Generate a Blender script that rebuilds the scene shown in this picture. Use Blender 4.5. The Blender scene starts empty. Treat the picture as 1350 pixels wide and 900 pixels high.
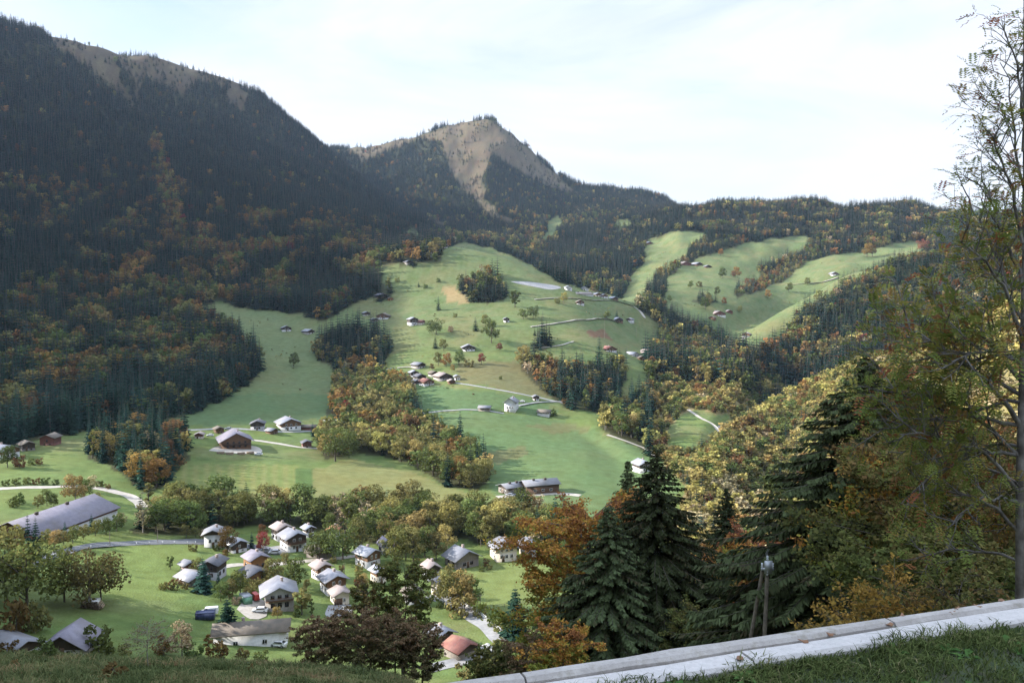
import bpy, bmesh, math, random
import numpy as np
from mathutils import Vector, Matrix

random.seed(11)
rng = np.random.default_rng(11)
SC = bpy.context.scene
COL = SC.collection
R = math.radians

# ------------------------------------------------------------------ camera
F = 1100.0                      # focal length in photo pixels (1350 wide)
TH = math.atan((450 - 385) / F)  # looking slightly down; true horizon on row 385
CT, ST = math.cos(TH), math.sin(TH)
cam_d = bpy.data.cameras.new('camera')
cam = bpy.data.objects.new('camera', cam_d)
COL.objects.link(cam)
cam.location = (0, 0, 0)
cam.rotation_euler = (math.pi / 2 - TH, 0, 0)
cam_d.sensor_width = 36.0
cam_d.lens = 36.0 * F / 1350.0
cam_d.clip_start = 0.1
cam_d.clip_end = 20000
SC.camera = cam

def vrow(py):                   # z / forward distance of a picture row
    return np.tan(np.arctan((450 - np.asarray(py, float)) / F) - TH)
def uv(px, py):
    v = vrow(py)
    return (np.asarray(px, float) - 675) / F * (CT - v * ST), v
def project(x, y, z):
    d = y * CT - z * ST
    d = np.where(np.abs(d) < 1e-6, 1e-6, d)
    return 675 + F * x / d, 450 - F * (y * ST + z * CT) / d

# ------------------------------------------------------------------ numeric helpers
def pchip(x, y, q):
    x = np.asarray(x, float); y = np.asarray(y, float); q = np.asarray(q, float)
    h = np.diff(x); d = np.diff(y) / h
    m = np.zeros_like(y)
    if len(x) > 2:
        w1 = 2 * h[1:] + h[:-1]; w2 = h[1:] + 2 * h[:-1]
        ok = d[:-1] * d[1:] > 0
        with np.errstate(divide='ignore', invalid='ignore'):
            mm = (w1 + w2) / (w1 / d[:-1] + w2 / d[1:])
        m[1:-1] = np.where(ok, mm, 0)
    m[0] = d[0]; m[-1] = d[-1]
    i = np.clip(np.searchsorted(x, q) - 1, 0, len(x) - 2)
    t = np.clip((q - x[i]) / h[i], 0, 1)
    t2 = t * t; t3 = t2 * t
    return ((2 * t3 - 3 * t2 + 1) * y[i] + (t3 - 2 * t2 + t) * h[i] * m[i]
            + (-2 * t3 + 3 * t2) * y[i + 1] + (t3 - t2) * h[i] * m[i + 1])

_PERM = np.random.default_rng(5).permutation(512)
_PERM = np.concatenate([_PERM, _PERM])
_GA = np.random.default_rng(6).uniform(0, 2 * math.pi, 512)
_GX, _GY = np.cos(_GA), np.sin(_GA)
def noise2(x, y):
    x = np.asarray(x, float); y = np.asarray(y, float)
    xi = np.floor(x).astype(int); yi = np.floor(y).astype(int)
    fx = x - xi; fy = y - yi
    def g(ix, iy, dx, dy):
        k = _PERM[(_PERM[ix & 511] + iy) & 511]
        return _GX[k] * dx + _GY[k] * dy
    s = fx * fx * fx * (fx * (fx * 6 - 15) + 10); t = fy * fy * fy * (fy * (fy * 6 - 15) + 10)
    a = g(xi, yi, fx, fy); b = g(xi + 1, yi, fx - 1, fy)
    c = g(xi, yi + 1, fx, fy - 1); d = g(xi + 1, yi + 1, fx - 1, fy - 1)
    return 1.5 * ((a + s * (b - a)) * (1 - t) + (c + s * (d - c)) * t)
def fbm(x, y, o=4):
    a = 0; k = 1.0; f = 1.0
    for _ in range(o):
        a = a + k * noise2(x * f + 17.3 * f, y * f - 9.1 * f); k *= 0.5; f *= 2.03
    return a

def inpoly(px, py, poly):
    px = np.asarray(px, float); py = np.asarray(py, float)
    r = np.zeros(px.shape, bool)
    n = len(poly)
    for i in range(n):
        x1, y1 = poly[i]; x2, y2 = poly[(i + 1) % n]
        if y1 == y2: continue
        c = ((y1 > py) != (y2 > py)) & (px < (x2 - x1) * (py - y1) / (y2 - y1) + x1)
        r ^= c
    return r
def sst(a, b, x):
    t = np.clip((x - a) / (b - a), 0, 1)
    return t * t * (3 - 2 * t)

# ------------------------------------------------------------------ relief of the valley
# every line below is one contour-like station of the relief: (picture column or bearing, metres away, picture row or height)
def P(px, r, row):
    u, v = uv(px, row); phi = math.atan(float(u))
    return (phi, r, float(v) * math.cos(phi))
def B(deg, r, z):
    return (R(deg), r, z / r)

ST_ = [
 [B(-125,1.5,-1.9), B(0,1.5,-1.9), B(125,1.5,-1.9)],
 [B(-125,6,-1.9), B(-60,4.6,-2.0), P(100,3.2,1000), P(600,4.6,1010), P(1300,6.4,900), B(60,7,-2.0), B(125,7,-1.9)],
 [B(-125,9,-1.2), B(-60,8,-2.6), P(0,7.5,1010), P(600,8,1020), P(1300,10,930), B(60,12,-4.2), B(125,12,-3)],
 [B(-125,30,6), B(-85,28,0), B(-60,25,-5), P(0,24,950), P(300,24,960), P(600,25,1000), P(900,25,990), P(1200,26,905), P(1350,27,880), B(60,28,-8), B(125,30,0)],
 [B(-125,70,30), B(-85,65,26), B(-60,60,0), B(-42,54,-21), P(0,56,865), P(150,57,868), P(300,59,871), P(420,60,878), P(520,60,892), P(600,60,930), P(900,60,930), P(1200,60,860), P(1350,60,830), B(60,60,-10), B(125,60,6)],
 [B(-125,160,90), B(-85,160,98), B(-70,165,98), B(-58,165,74), B(-48,150,5), B(-38,120,-48), P(0,115,930), P(300,115,935), P(600,115,930), P(900,115,900), P(1200,120,800), P(1350,125,740), B(45,130,-18), B(60,130,2), B(125,130,30)],  # bearings left of the frame: unseen hill added to shade the foreground
 [B(-125,260,70), B(-85,260,62), B(-65,260,66), B(-53,275,30), B(-42,230,-62), P(0,200,858), P(150,205,856), P(300,210,852), P(450,205,862), P(600,200,868), P(750,200,860), P(900,200,820), P(1200,190,745), P(1350,190,690), B(45,200,0), B(60,200,20), B(125,200,50)],  # unseen left flank raised to shade the lowest houses
 [B(-125,420,30), B(-85,400,-30), B(-65,370,-5), B(-53,350,-10), B(-47,340,-16), B(-40,330,-92), P(0,330,702), P(300,330,700), P(600,330,698), P(750,330,700), P(900,310,715), P(1050,330,720), P(1200,260,700), P(1350,250,600), B(45,260,20), B(60,260,50), B(125,260,70)],  # unseen left shoulder raised to carry that shade across the near meadow
 [B(-125,620,20), B(-85,560,-60), B(-65,500,-90), B(-45,470,-95), P(0,470,607), P(150,485,592), P(300,500,590), P(450,490,600), P(600,450,622), P(750,425,636), P(900,360,690), P(1050,430,655), P(1200,420,560), P(1350,380,470), B(45,360,60), B(60,360,85), B(125,360,90)],
 [B(-125,800,40), B(-85,720,-50), B(-65,660,-80), B(-45,620,-88), P(0,610,545), P(150,625,546), P(300,650,521), P(450,600,546), P(600,580,548), P(750,560,572), P(870,440,632), P(900,425,634), P(960,530,572), P(1050,690,516), P(1125,640,486), P(1200,590,460), P(1350,500,398), B(45,450,105), B(60,450,120), B(125,450,110)],
 [B(-125,950,60), B(-85,850,-20), B(-65,770,-50), B(-45,720,-70), P(0,700,505), P(150,720,508), P(300,740,490), P(450,670,522), P(600,640,512), P(750,600,546), P(870,490,610), P(900,480,616), P(960,600,575), P(1050,820,535), P(1200,760,500), P(1350,700,470), B(45,650,20), B(60,650,60), B(125,650,80)],
 [B(-125,1050,100), B(-85,950,40), B(-65,860,20), B(-45,830,-20), P(0,800,470), P(150,820,468), P(300,840,452), P(450,770,482), P(600,710,482), P(750,690,503), P(870,580,575), P(900,560,578), P(960,720,520), P(1050,930,480), P(1200,930,450), P(1350,900,400), B(45,850,40), B(60,850,80), B(125,850,90)],
 [B(-125,1200,160), B(-85,1100,140), B(-65,1020,140), B(-45,1000,60), P(0,980,410), P(150,1000,412), P(300,1010,402), P(450,900,424), P(600,830,432), P(750,810,442), P(870,780,490), P(900,760,505), P(960,980,458), P(1050,1130,401), P(1125,1200,362), P(1200,1250,345), P(1350,1300,325), B(45,1250,90), B(125,1200,120)],
 [B(-125,1300,180), B(-85,1200,190), B(-65,1120,230), B(-45,1100,150), P(0,1090,372), P(150,1100,376), P(300,1110,370), P(450,1000,392), P(600,950,390), P(750,920,405), P(870,950,452), P(900,960,460), P(960,1080,445), P(1050,1250,415), P(1200,1400,365), P(1350,1450,350), B(45,1400,60), B(125,1300,120)],
 [B(-125,1400,200), B(-85,1300,230), B(-65,1250,300), B(-45,1230,230), P(0,1220,330), P(150,1230,335), P(300,1230,335), P(450,1080,355), P(520,1080,338), P(600,1100,327), P(650,1090,334), P(700,1070,354), P(750,1050,376), P(800,1040,392), P(900,1120,405), P(960,1200,402), P(1050,1400,372), P(1125,1470,345), P(1200,1520,336), P(1350,1550,335), B(45,1550,80), B(125,1400,120)],
 [B(-125,1500,210), B(-85,1420,260), B(-65,1400,380), B(-45,1400,330), P(0,1400,285), P(150,1400,292), P(300,1390,297), P(450,1270,318), P(520,1300,338), P(600,1350,345), P(700,1330,375), P(750,1300,386), P(800,1250,396), P(900,1350,365), P(1050,1620,342), P(1200,1700,328), P(1350,1750,328), B(45,1750,90), B(125,1500,120)],
 [B(-125,1600,215), B(-85,1520,280), B(-65,1580,480), B(-45,1620,470), P(0,1620,222), P(150,1650,232), P(300,1650,238), P(450,1600,280), P(520,1600,308), P(600,1700,322), P(700,1650,342), P(750,1600,350), P(825,1600,345), P(900,1650,325), P(1050,1850,302), P(1200,1900,302), P(1350,1950,305), B(45,1950,120), B(125,1600,120)],
 [B(-125,1700,210), B(-85,1650,300), B(-65,1750,600), B(-45,1900,620), P(0,1950,125), P(150,2000,142), P(300,2080,172), P(380,2150,200), P(450,2100,240), P(520,2050,283), P(600,1950,310), P(700,1900,318), P(750,1850,326), P(825,1850,318), P(900,1900,300), P(1050,2050,282), P(1200,2100,285), P(1350,2150,290), B(45,2150,150), B(125,1800,120)],
 [B(-125,1800,190), B(-85,1800,320), B(-72,1820,500), B(-65,1900,640), B(-55,2050,680), B(-45,2200,720), P(0,2300,33), P(80,2330,55), P(150,2350,72), P(200,2370,80), P(270,2400,98), P(330,2420,120), P(380,2450,156), P(430,2480,198), P(470,2450,233), P(520,2350,274), P(560,2250,299), P(600,2150,306), P(700,2050,308), P(750,2050,312), P(825,2050,300), P(900,2150,282), P(1000,2250,270), P(1050,2300,268), P(1085,2270,273), P(1122,2250,288), P(1160,2300,277), P(1200,2350,274), P(1250,2350,285), P(1350,2350,290), B(45,2400,180), B(125,1900,120)],
 [B(-125,1900,150), B(-85,2000,200), B(-65,2150,420), B(-45,2500,560), P(0,2650,90), P(150,2700,120), P(300,2750,150), P(380,2800,185), P(450,2800,225), P(520,2700,268), P(600,2500,285), P(700,2350,285), P(750,2350,290), P(825,2400,284), P(900,2600,280), P(1050,2700,280), P(1200,2700,285), P(1350,2700,300), B(45,2700,150), B(125,2000,100)],
 [B(-125,2100,100), B(-65,2600,300), B(-45,2900,400), P(0,3000,150), P(300,3000,180), P(400,3050,203), P(450,3050,210), P(520,2950,222), P(590,2850,225), P(645,2800,228), P(700,2750,250), P(750,2700,270), P(825,2750,270), P(900,2900,282), P(1050,3000,290), P(1350,3000,310), B(45,3000,120), B(125,2200,60)],
 [B(-125,2400,60), B(-65,3000,200), B(-45,3300,250), P(0,3400,200), P(300,3400,200), P(400,3400,203), P(450,3400,201), P(500,3380,192), P(560,3350,180), P(590,3330,168), P(640,3300,160), P(665,3290,167), P(690,3270,191), P(715,3240,213), P(740,3200,236), P(780,3150,252), P(825,3150,256), P(870,3200,262), P(900,3200,275), P(1050,3300,300), P(1350,3300,320), B(45,3300,100), B(125,2500,40)],
 [B(-125,3200,0), B(-65,4000,0), B(-45,4200,0), P(0,4400,300), P(450,4400,280), P(640,4300,260), P(825,4200,310), P(1050,4300,340), P(1350,4300,350), B(45,4300,40), B(125,3300,0)],
 [B(-125,5200,-100), B(125,5200,-100)],
]
PHI = np.concatenate([np.arange(-125, -34, 1.3), np.arange(-34, 34, 0.16), np.arange(34, 125.5, 1.3)])
PHI = np.radians(PHI)
NR = 680
RAD = 1.5 * (5200 / 1.5) ** (np.linspace(0, 1, NR) ** 0.82)
def build_relief():
    nst = len(ST_)
    lr = np.zeros((nst, len(PHI))); el = np.zeros((nst, len(PHI)))
    for k, s in enumerate(ST_):
        s = sorted(s)
        ph = [a[0] for a in s]
        lr[k] = pchip(ph, [math.log(a[1]) for a in s], PHI)
        el[k] = pchip(ph, [a[2] for a in s], PHI)
    rr = np.exp(lr)
    for k in range(1, nst):
        rr[k] = np.maximum(rr[k], rr[k - 1] * 1.02)
    zz = el * rr
    Z = np.zeros((len(PHI), NR))
    for i in range(len(PHI)):
        Z[i] = pchip(rr[:, i], zz[:, i], RAD)
    X = np.sin(PHI)[:, None] * RAD[None, :]; Y = np.cos(PHI)[:, None] * RAD[None, :]
    # natural relief: bumps on the meadows, gullies and spurs on the mountain faces
    a_mid = sst(380, 900, RAD)[None, :]
    a_far = sst(1150, 2000, RAD)[None, :]
    Z = Z + 0.35 * fbm(X / 26, Y / 26, 3) * sst(20, 60, RAD)[None, :] * (1 - a_mid * .5)
    Z = Z + 4.0 * a_mid * fbm(X / 150, Y / 150, 3)
    rid = 1 - np.abs(fbm(X / 330 + 3.1, Y / 520, 4))
    Z = Z + a_far * (34 * (rid - 0.75) + 9 * fbm(X / 90, Y / 110, 3)) * (1 - 0.55 * sst(2150, 2350, RAD)[None, :] * (1 - sst(2500, 2700, RAD)[None, :]))
    return X, Y, Z
TX, TY, TZ = build_relief()

def _fi(phi):
    i = np.clip(np.searchsorted(PHI, phi) - 1, 0, len(PHI) - 2)
    return i, np.clip((phi - PHI[i]) / (PHI[i + 1] - PHI[i]), 0, 1)
def height(x, y):
    x = np.asarray(x, float); y = np.asarray(y, float)
    phi = np.arctan2(x, y); r = np.hypot(x, y)
    i, t = _fi(phi)
    j = np.clip(np.searchsorted(RAD, r) - 1, 0, NR - 2)
    s = np.clip((r - RAD[j]) / (RAD[j + 1] - RAD[j]), 0, 1)
    return ((TZ[i, j] * (1 - s) + TZ[i, j + 1] * s) * (1 - t) + (TZ[i + 1, j] * (1 - s) + TZ[i + 1, j + 1] * s) * t)
def column(phi):
    i, t = _fi(phi)
    return TZ[i] * (1 - t) + TZ[i + 1] * t
# running skyline: SKY[i, j] = steepest sight line up to ring j on bearing i
ELV = TZ / RAD[None, :]
ELV_ = ELV.copy(); ELV_[:, RAD < 30] = -9
SKY = np.maximum.accumulate(ELV_, axis=1)
def ground(px, py, rmin=30.0):
    """the point of the ground that the photo shows at a pixel"""
    u, v = uv(px, py)
    phi = math.atan(float(u)); e = float(v) * math.cos(phi)
    z = column(phi); q = z / RAD
    for j in range(1, NR):
        if RAD[j] > rmin and q[j] >= e:
            a, b = q[j - 1], q[j]
            t = 1.0 if b == a else min(1, max(0, (e - a) / (b - a)))
            r = RAD[j - 1] + t * (RAD[j] - RAD[j - 1])
            break
    else:
        j = int(np.argmax(np.where(RAD > rmin, q, -9))); r = RAD[j]
    x, y = r * math.sin(phi), r * math.cos(phi)
    return Vector((x, y, float(height(x, y))))
def seen_from_terrace(x, y, top):
    """how far the height `top` above the ground at (x, y) clears the hills before it (tangent)"""
    phi = np.arctan2(x, y); r = np.hypot(x, y)
    i, t = _fi(phi)
    j = np.clip(np.searchsorted(RAD, r * 0.985) - 1, 0, NR - 1)
    sk = np.maximum(SKY[i, j], SKY[np.minimum(i + 1, len(PHI) - 1), j])
    return (height(x, y) + top) / r - sk
# ------------------------------------------------------------------ what grows where (outlines traced on the ground as it shows from the terrace)
MEADOW = [
 # valley floor, the left meadow and the open hillside in the middle
 [(-400,604),(-60,604),(60,578),(130,566),(205,558),(250,545),(300,525),(330,505),(345,488),(340,465),(305,436),(262,412),(265,401),(290,399),(330,408),(395,413),(425,425),(455,408),(470,395),(500,392),(508,375),(495,350),(520,338),(545,348),(580,347),(588,326),(612,321),(645,326),(700,350),(740,373),(800,387),(850,412),(868,428),(868,455),(850,472),(856,500),(850,528),(800,548),(790,562),(830,586),(868,606),(905,640),(880,720),(900,1400),(-400,1400)],
 [(880,560),(905,541),(925,541),(958,548),(966,562),(952,578),(905,598),(882,585)],
 [(812,404),(826,380),(832,362),(848,346),(852,316),(892,306),(932,307),(912,326),(900,342),(876,353),(860,369),(850,396),(832,412)],
 [(878,374),(895,353),(930,338),(990,318),(1062,311),(1078,317),(1040,337),(1000,352),(1000,364),(1035,354),(1075,341),(1130,333),(1200,317),(1224,322),(1215,337),(1182,347),(1150,358),(1120,371),(1096,388),(1064,402),(1048,424),(1022,455),(1000,470),(962,458),(948,434),(922,427),(893,418),(876,400)],
 [(938,470),(960,455),(988,447),(972,458),(945,474)],
 [(716,318),(722,305),(718,292),(735,284),(744,292),(735,308),(735,318)],
 [(800,300),(815,290),(835,290),(830,300)],
 [(520,312),(545,303),(560,310),(545,320)],
]
BARE = [
 [(60,44),(130,54),(200,73),(270,89),(320,104),(372,128),(318,118),(262,108),(240,128),(188,100),(186,120),(182,150),(176,112),(150,80),(162,110),(182,150),(120,92),(70,60)],
 [(300,112),(330,125),(315,150),(300,135)],
 [(576,172),(600,162),(640,158),(668,166),(700,200),(742,238),(770,262),(745,256),(700,236),(668,216),(648,204),(638,232),(640,262),(658,282),(690,300),(650,292),(622,262),(598,232),(582,200)],
 [(452,198),(500,189),(560,178),(592,168),(582,186),(545,186),(500,202),(480,214),(470,208)],
 [(560,290),(585,295),(592,312),(570,300)],
]
WOOD = [   # woods standing inside the meadows
 [(418,452),(432,440),(470,430),(512,446),(512,470),(500,492),(545,515),(560,555),(585,578),(620,600),(645,632),(632,648),(590,640),(545,615),(500,600),(468,598),(432,605),(420,590),(440,555),(432,548),(446,492),(420,476)],
 [(606,372),(640,360),(664,376),(672,392),(645,399),(616,396),(606,384)],
 [(684,476),(704,474),(760,487),(825,480),(826,500),(812,530),(800,548),(745,536),(716,516),(690,488)],
 [(118,590),(138,580),(170,572),(214,570),(246,592),(247,606),(232,622),(210,645),(190,652),(160,622),(120,606)],
 [(170,698),(190,692),(215,674),(262,676),(300,680),(440,682),(470,668),(500,668),(560,676),(660,694),(690,684),(742,692),(738,728),(650,722),(600,708),(560,716),(505,720),(440,700),(330,692),(260,705),(180,704)],
 [(700,455),(712,448),(726,452),(722,462),(704,462)],
 [(990,372),(1002,364),(1050,342),(1062,347),(1046,362),(1010,382),(975,392),(968,386)],
 [(915,395),(925,388),(945,396),(930,404)],
 [(486,340),(560,336),(580,346),(540,350),(498,352)],
 [(500,398),(520,390),(518,380),(496,386)],
]
ORANGE_HILL = [(150,300),(230,240),(420,300),(520,340),(440,430),(380,420),(300,470),(340,520),(200,555),(40,570),(-200,600),(-200,430),(60,380)]
NEAR_SLOPE_R = 760

def wob(px, py, a=5.0):
    return px + a * noise2(px / 23, py / 17), py + a * .6 * noise2(px / 19 + 40, py / 15)
def in_any(px, py, polys):
    m = np.zeros(np.shape(px), bool)
    for p in polys: m |= inpoly(px, py, p)
    return m

GRASS = np.array([0.098, 0.140, 0.044])
def land_colours(X, Y, Z):
    px, py = project(X, np.maximum(Y, 1e-3), Z)
    front = Y > 0.15 * np.hypot(X, Y)
    r = np.hypot(X, Y)
    qx, qy = wob(px, py)
    c = np.zeros(X.shape + (3,))
    n1 = fbm(X / 60, Y / 60, 4); n2 = fbm(X / 17, Y / 13, 4); n3 = fbm(X / 7, Y / 6, 2)
    c[:] = GRASS
    def put(mask, col, k=1.0):
        w = (np.asarray(mask, float) * k)[..., None]
        c[:] = c * (1 - w) + np.array(col) * w
    far = sst(560, 1000, r)
    put(far, (0.098, 0.132, 0.056))
    band = noise2(X / 95 + 3, Z / 2.6 + n2 * .35) + .5 * noise2(X / 60, Z / 1.1)
    put(np.clip(band * 1.5 - .1, 0, 1) * sst(400, 600, r), (0.136, 0.138, 0.066), .7)
    put(np.clip(-band * 1.5 - .25, 0, 1) * sst(400, 600, r), (0.078, 0.108, 0.050), .7)
    put(np.clip(n1 * 1.6 - 0.15, 0, 1), (0.128, 0.132, 0.060), .7)
    put(np.clip(n2 * 1.5 - 0.25, 0, 1), (0.060, 0.100, 0.030), .7)
    # single fields
    put(inpoly(qx, qy, [(555,548),(610,541),(700,548),(740,553),(800,572),(868,606),(900,640),(860,700),(700,690),(630,630),(580,580)]), (0.078, 0.128, 0.054), .8)
    put(inpoly(qx, qy, [(490,492),(540,498),(560,507),(700,522),(740,545),(610,541),(552,545),(520,515)]), (0.066, 0.115, 0.050), .85)
    put(inpoly(qx, qy, [(602,478),(680,476),(720,500),(735,528),(660,512),(605,503)]), (0.118, 0.110, 0.052), .8)
    put(inpoly(qx, qy, [(215,545),(300,520),(440,520),(435,552),(300,560),(215,562)]), (0.070, 0.115, 0.052), .8)
    put(inpoly(qx, qy, [(255,400),(330,405),(430,430),(440,520),(300,520),(345,480)]), (0.100, 0.128, 0.060), .7)
    put(inpoly(qx, qy, [(200,618),(395,612),(402,668),(205,672)]), (0.115, 0.150, 0.045), .8)
    stripe = 0.5 + 0.5 * np.sin(px * 0.42 + 1.5 * noise2(px / 60, py / 40))
    put(inpoly(qx, qy, [(240,612),(390,612),(392,668),(225,672)]), (0.175, 0.175, 0.070), .55 * stripe)
    put(inpoly(px, py, [(389,618),(411,618),(413,650),(392,650)]), (0.060, 0.110, 0.034), .9)
    put(inpoly(qx, qy, [(412,618),(470,605),(540,622),(640,660),(560,672),(440,672),(415,655)]), (0.150, 0.155, 0.062), .75)
    put(inpoly(qx, qy, [(80,700),(260,716),(262,770),(240,790),(120,790)]), (0.125, 0.165, 0.048), .85)
    put(inpoly(qx, qy, [(600,748),(720,735),(730,790),(640,806)]), (0.115, 0.150, 0.050), .8)
    put(inpoly(qx, qy, [(585,378),(598,374),(616,397),(590,402)]), (0.26, 0.19, 0.10), .7)
    put(inpoly(qx, qy, [(770,436),(795,433),(806,447),(780,444)]), (0.13, 0.070, 0.045), .85)
    put(inpoly(qx, qy, [(440,398),(480,392),(540,425),(560,455),(500,470),(520,430)]), (0.125, 0.115, 0.055), .4)
    for p in ([(640,600),(690,585),(700,600),(655,612)], [(690,560),(750,556),(785,566),(730,572)]):
        put(inpoly(qx, qy, p), (0.115, 0.105, 0.050), .6)
    # the rough bank below the terrace: unmown, tussocky, brown patches
    bank = (r < 125) & front
    put(bank, (0.088, 0.098, 0.034), .9)
    put(bank * np.clip(n2 * 1.4, 0, 1), (0.150, 0.120, 0.056), .8)
    put(bank * np.clip(n3 * 1.8 - .3, 0, 1), (0.062, 0.084, 0.030), .8)
    # woods: dark leaf litter on the ground
    meadow = in_any(qx, qy, MEADOW) & front
    wood = in_any(qx, qy, WOOD) & front & (r > 150)
    bare = in_any(qx, qy, BARE) & front & (r > 1500)
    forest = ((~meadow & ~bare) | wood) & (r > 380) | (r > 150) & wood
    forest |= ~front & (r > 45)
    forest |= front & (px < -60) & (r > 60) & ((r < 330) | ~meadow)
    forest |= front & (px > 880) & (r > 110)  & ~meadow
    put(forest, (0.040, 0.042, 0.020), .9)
    slope = forest & front & (px > 860) & (r < NEAR_SLOPE_R) & ~wood
    put(slope, (0.210, 0.185, 0.090), .85)
    put(bare, (0.076, 0.056, 0.040), .92)
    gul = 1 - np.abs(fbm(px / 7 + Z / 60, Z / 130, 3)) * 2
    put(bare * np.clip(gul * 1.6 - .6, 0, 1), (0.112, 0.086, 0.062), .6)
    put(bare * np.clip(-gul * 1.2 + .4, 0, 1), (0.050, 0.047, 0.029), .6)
    put(bare & (px < 400), (0.052, 0.038, 0.026), .75)  # left ridge only: its shade is put into a darker ground colour
    put(bare * np.clip(n1 * 1.5, 0, 1), (0.088, 0.076, 0.046), .8)
    put(bare * np.clip(n2 * 1.5, 0, 1), (0.105, 0.095, 0.050), .5)
    return c, forest, bare, px, py
LC, FOREST, BAREM, PXV, PYV = land_colours(TX, TY, TZ)

def wood_mask(x, y):
    """forest / bare at scattered points, by the same outlines"""
    z = height(x, y)
    px, py = project(x, np.maximum(y, 1e-3), z)
    front = y > 0.15 * np.hypot(x, y); r = np.hypot(x, y)
    qx, qy = wob(px, py)
    meadow = in_any(qx, qy, MEADOW) & front
    wood = in_any(qx, qy, WOOD) & front & (r > 150)
    bare = in_any(qx, qy, BARE) & front & (r > 1500)
    forest = ((~meadow & ~bare) | wood) & (r > 380) | (r > 150) & wood
    forest |= front & (px < -60) & (r > 60) & ((r < 330) | ~meadow)
    forest |= front & (px > 880) & (r > 110) & ~meadow
    return z, px, py, forest, wood, bare

# ------------------------------------------------------------------ materials
def mat(name):
    m = bpy.data.materials.new(name); m.use_nodes = True
    nt = m.node_tree; nt.nodes.clear()
    out = nt.nodes.new('ShaderNodeOutputMaterial')
    return m, nt, out
def N(nt, typ, **kw):
    n = nt.nodes.new(typ)
    for k, v in kw.items():
        if k.startswith('i_'):
            key = k[2:]
            key = int(key) if key.isdigit() else key.replace('_', ' ')
            n.inputs[key].default_value = v
        else: setattr(n, k, v)
    return n
def L(nt, a, b): nt.links.new(a, b)
def mixcol(nt, fac, a, b, blend='MIX'):
    n = nt.nodes.new('ShaderNodeMix'); n.data_type = 'RGBA'; n.blend_type = blend
    for sock, val in ((n.inputs[0], fac), (n.inputs[6], a), (n.inputs[7], b)):
        if hasattr(val, 'node'): nt.links.new(val, sock)
        elif isinstance(val, (int, float)): sock.default_value = val
        else: sock.default_value = tuple(val) + ((1,) if len(val) == 3 else ())
    return n.outputs[2]
def ramp(nt, fac, a, b, lo=0.0, hi=1.0):
    n = nt.nodes.new('ShaderNodeMapRange'); n.inputs[1].default_value = a; n.inputs[2].default_value = b
    n.inputs[3].default_value = lo; n.inputs[4].default_value = hi
    nt.links.new(fac, n.inputs[0]); return n.outputs[0]
def noise(nt, scale, detail=4, vec=None, rough=.55, distortion=0.0):
    n = nt.nodes.new('ShaderNodeTexNoise'); n.inputs['Scale'].default_value = scale
    n.inputs['Detail'].default_value = detail; n.inputs['Roughness'].default_value = rough
    n.inputs['Distortion'].default_value = distortion
    if vec is None:
        t = nt.nodes.get('TC') or nt.nodes.new('ShaderNodeTexCoord'); t.name = 'TC'
        vec = t.outputs['Object']
    nt.links.new(vec, n.inputs['Vector'])
    return n.outputs[0]

def ground_mat():
    m, nt, out = mat('meadow_ground')
    at = N(nt, 'ShaderNodeAttribute', attribute_name='land')
    a = noise(nt, .22, 5); b = noise(nt, 1.6, 4); d = noise(nt, .03, 4)
    col = mixcol(nt, ramp(nt, a, .3, .7), at.outputs[0], (.74, .70, .62), 'MULTIPLY')
    col = mixcol(nt, ramp(nt, b, .35, .7, 0, .8), col, (1.30, 1.25, 1.2), 'MULTIPLY')
    col = mixcol(nt, ramp(nt, d, .4, .65, 0, .7), col, (1.12, .97, .92), 'MULTIPLY')
    p = N(nt, 'ShaderNodeBsdfPrincipled', i_Roughness=.95)
    p.inputs['Specular IOR Level'].default_value = .1
    L(nt, col, p.inputs['Base Color'])
    bp = N(nt, 'ShaderNodeBump', i_Strength=.5, i_Distance=.5); L(nt, b, bp.inputs['Height']); L(nt, bp.outputs[0], p.inputs['Normal'])
    L(nt, p.outputs[0], out.inputs[0])
    return m

def mesh_from(name, V, Fq, mats=(), smooth=False, mi=None):
    me = bpy.data.meshes.new(name)
    V = np.asarray(V, np.float32)
    if isinstance(Fq, np.ndarray):
        n = Fq.shape[1]
        me.vertices.add(len(V)); me.vertices.foreach_set('co', V.ravel())
        me.loops.add(Fq.size); me.loops.foreach_set('vertex_index', Fq.astype(np.int32).ravel())
        me.polygons.add(len(Fq)); me.polygons.foreach_set('loop_start', np.arange(0, Fq.size, n, dtype=np.int32))
        me.polygons.foreach_set('loop_total', np.full(len(Fq), n, np.int32))
        me.update(calc_edges=True)
    else:
        me.from_pydata([tuple(v) for v in V.tolist()], [], Fq)
    for mm in mats: me.materials.append(mm)
    if mi is not None: me.polygons.foreach_set('material_index', np.asarray(mi, np.int32))
    if smooth: me.polygons.foreach_set('use_smooth', np.ones(len(me.polygons), bool))
    me.update()
    return me
def link(name, me, parent=None, loc=None):
    o = bpy.data.objects.new(name, me); COL.objects.link(o)
    if parent is not None: o.parent = parent
    if loc is not None: o.location = loc
    return o
def tag(o, label, cat, group=None):
    o['label'] = label; o['category'] = cat
    if group: o['group'] = group
    return o
def setting(o, kind='structure'):
    o['kind'] = kind; return o
def thing(name, label, cat, loc=(0, 0, 0), rz=0.0, group=None, s=1.0):
    o = bpy.data.objects.new(name, None); COL.objects.link(o)
    o.empty_display_size = .5
    o.location = loc; o.rotation_euler = (0, 0, rz); o.scale = (s, s, s) if np.isscalar(s) else s
    return tag(o, label, cat, group)

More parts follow.
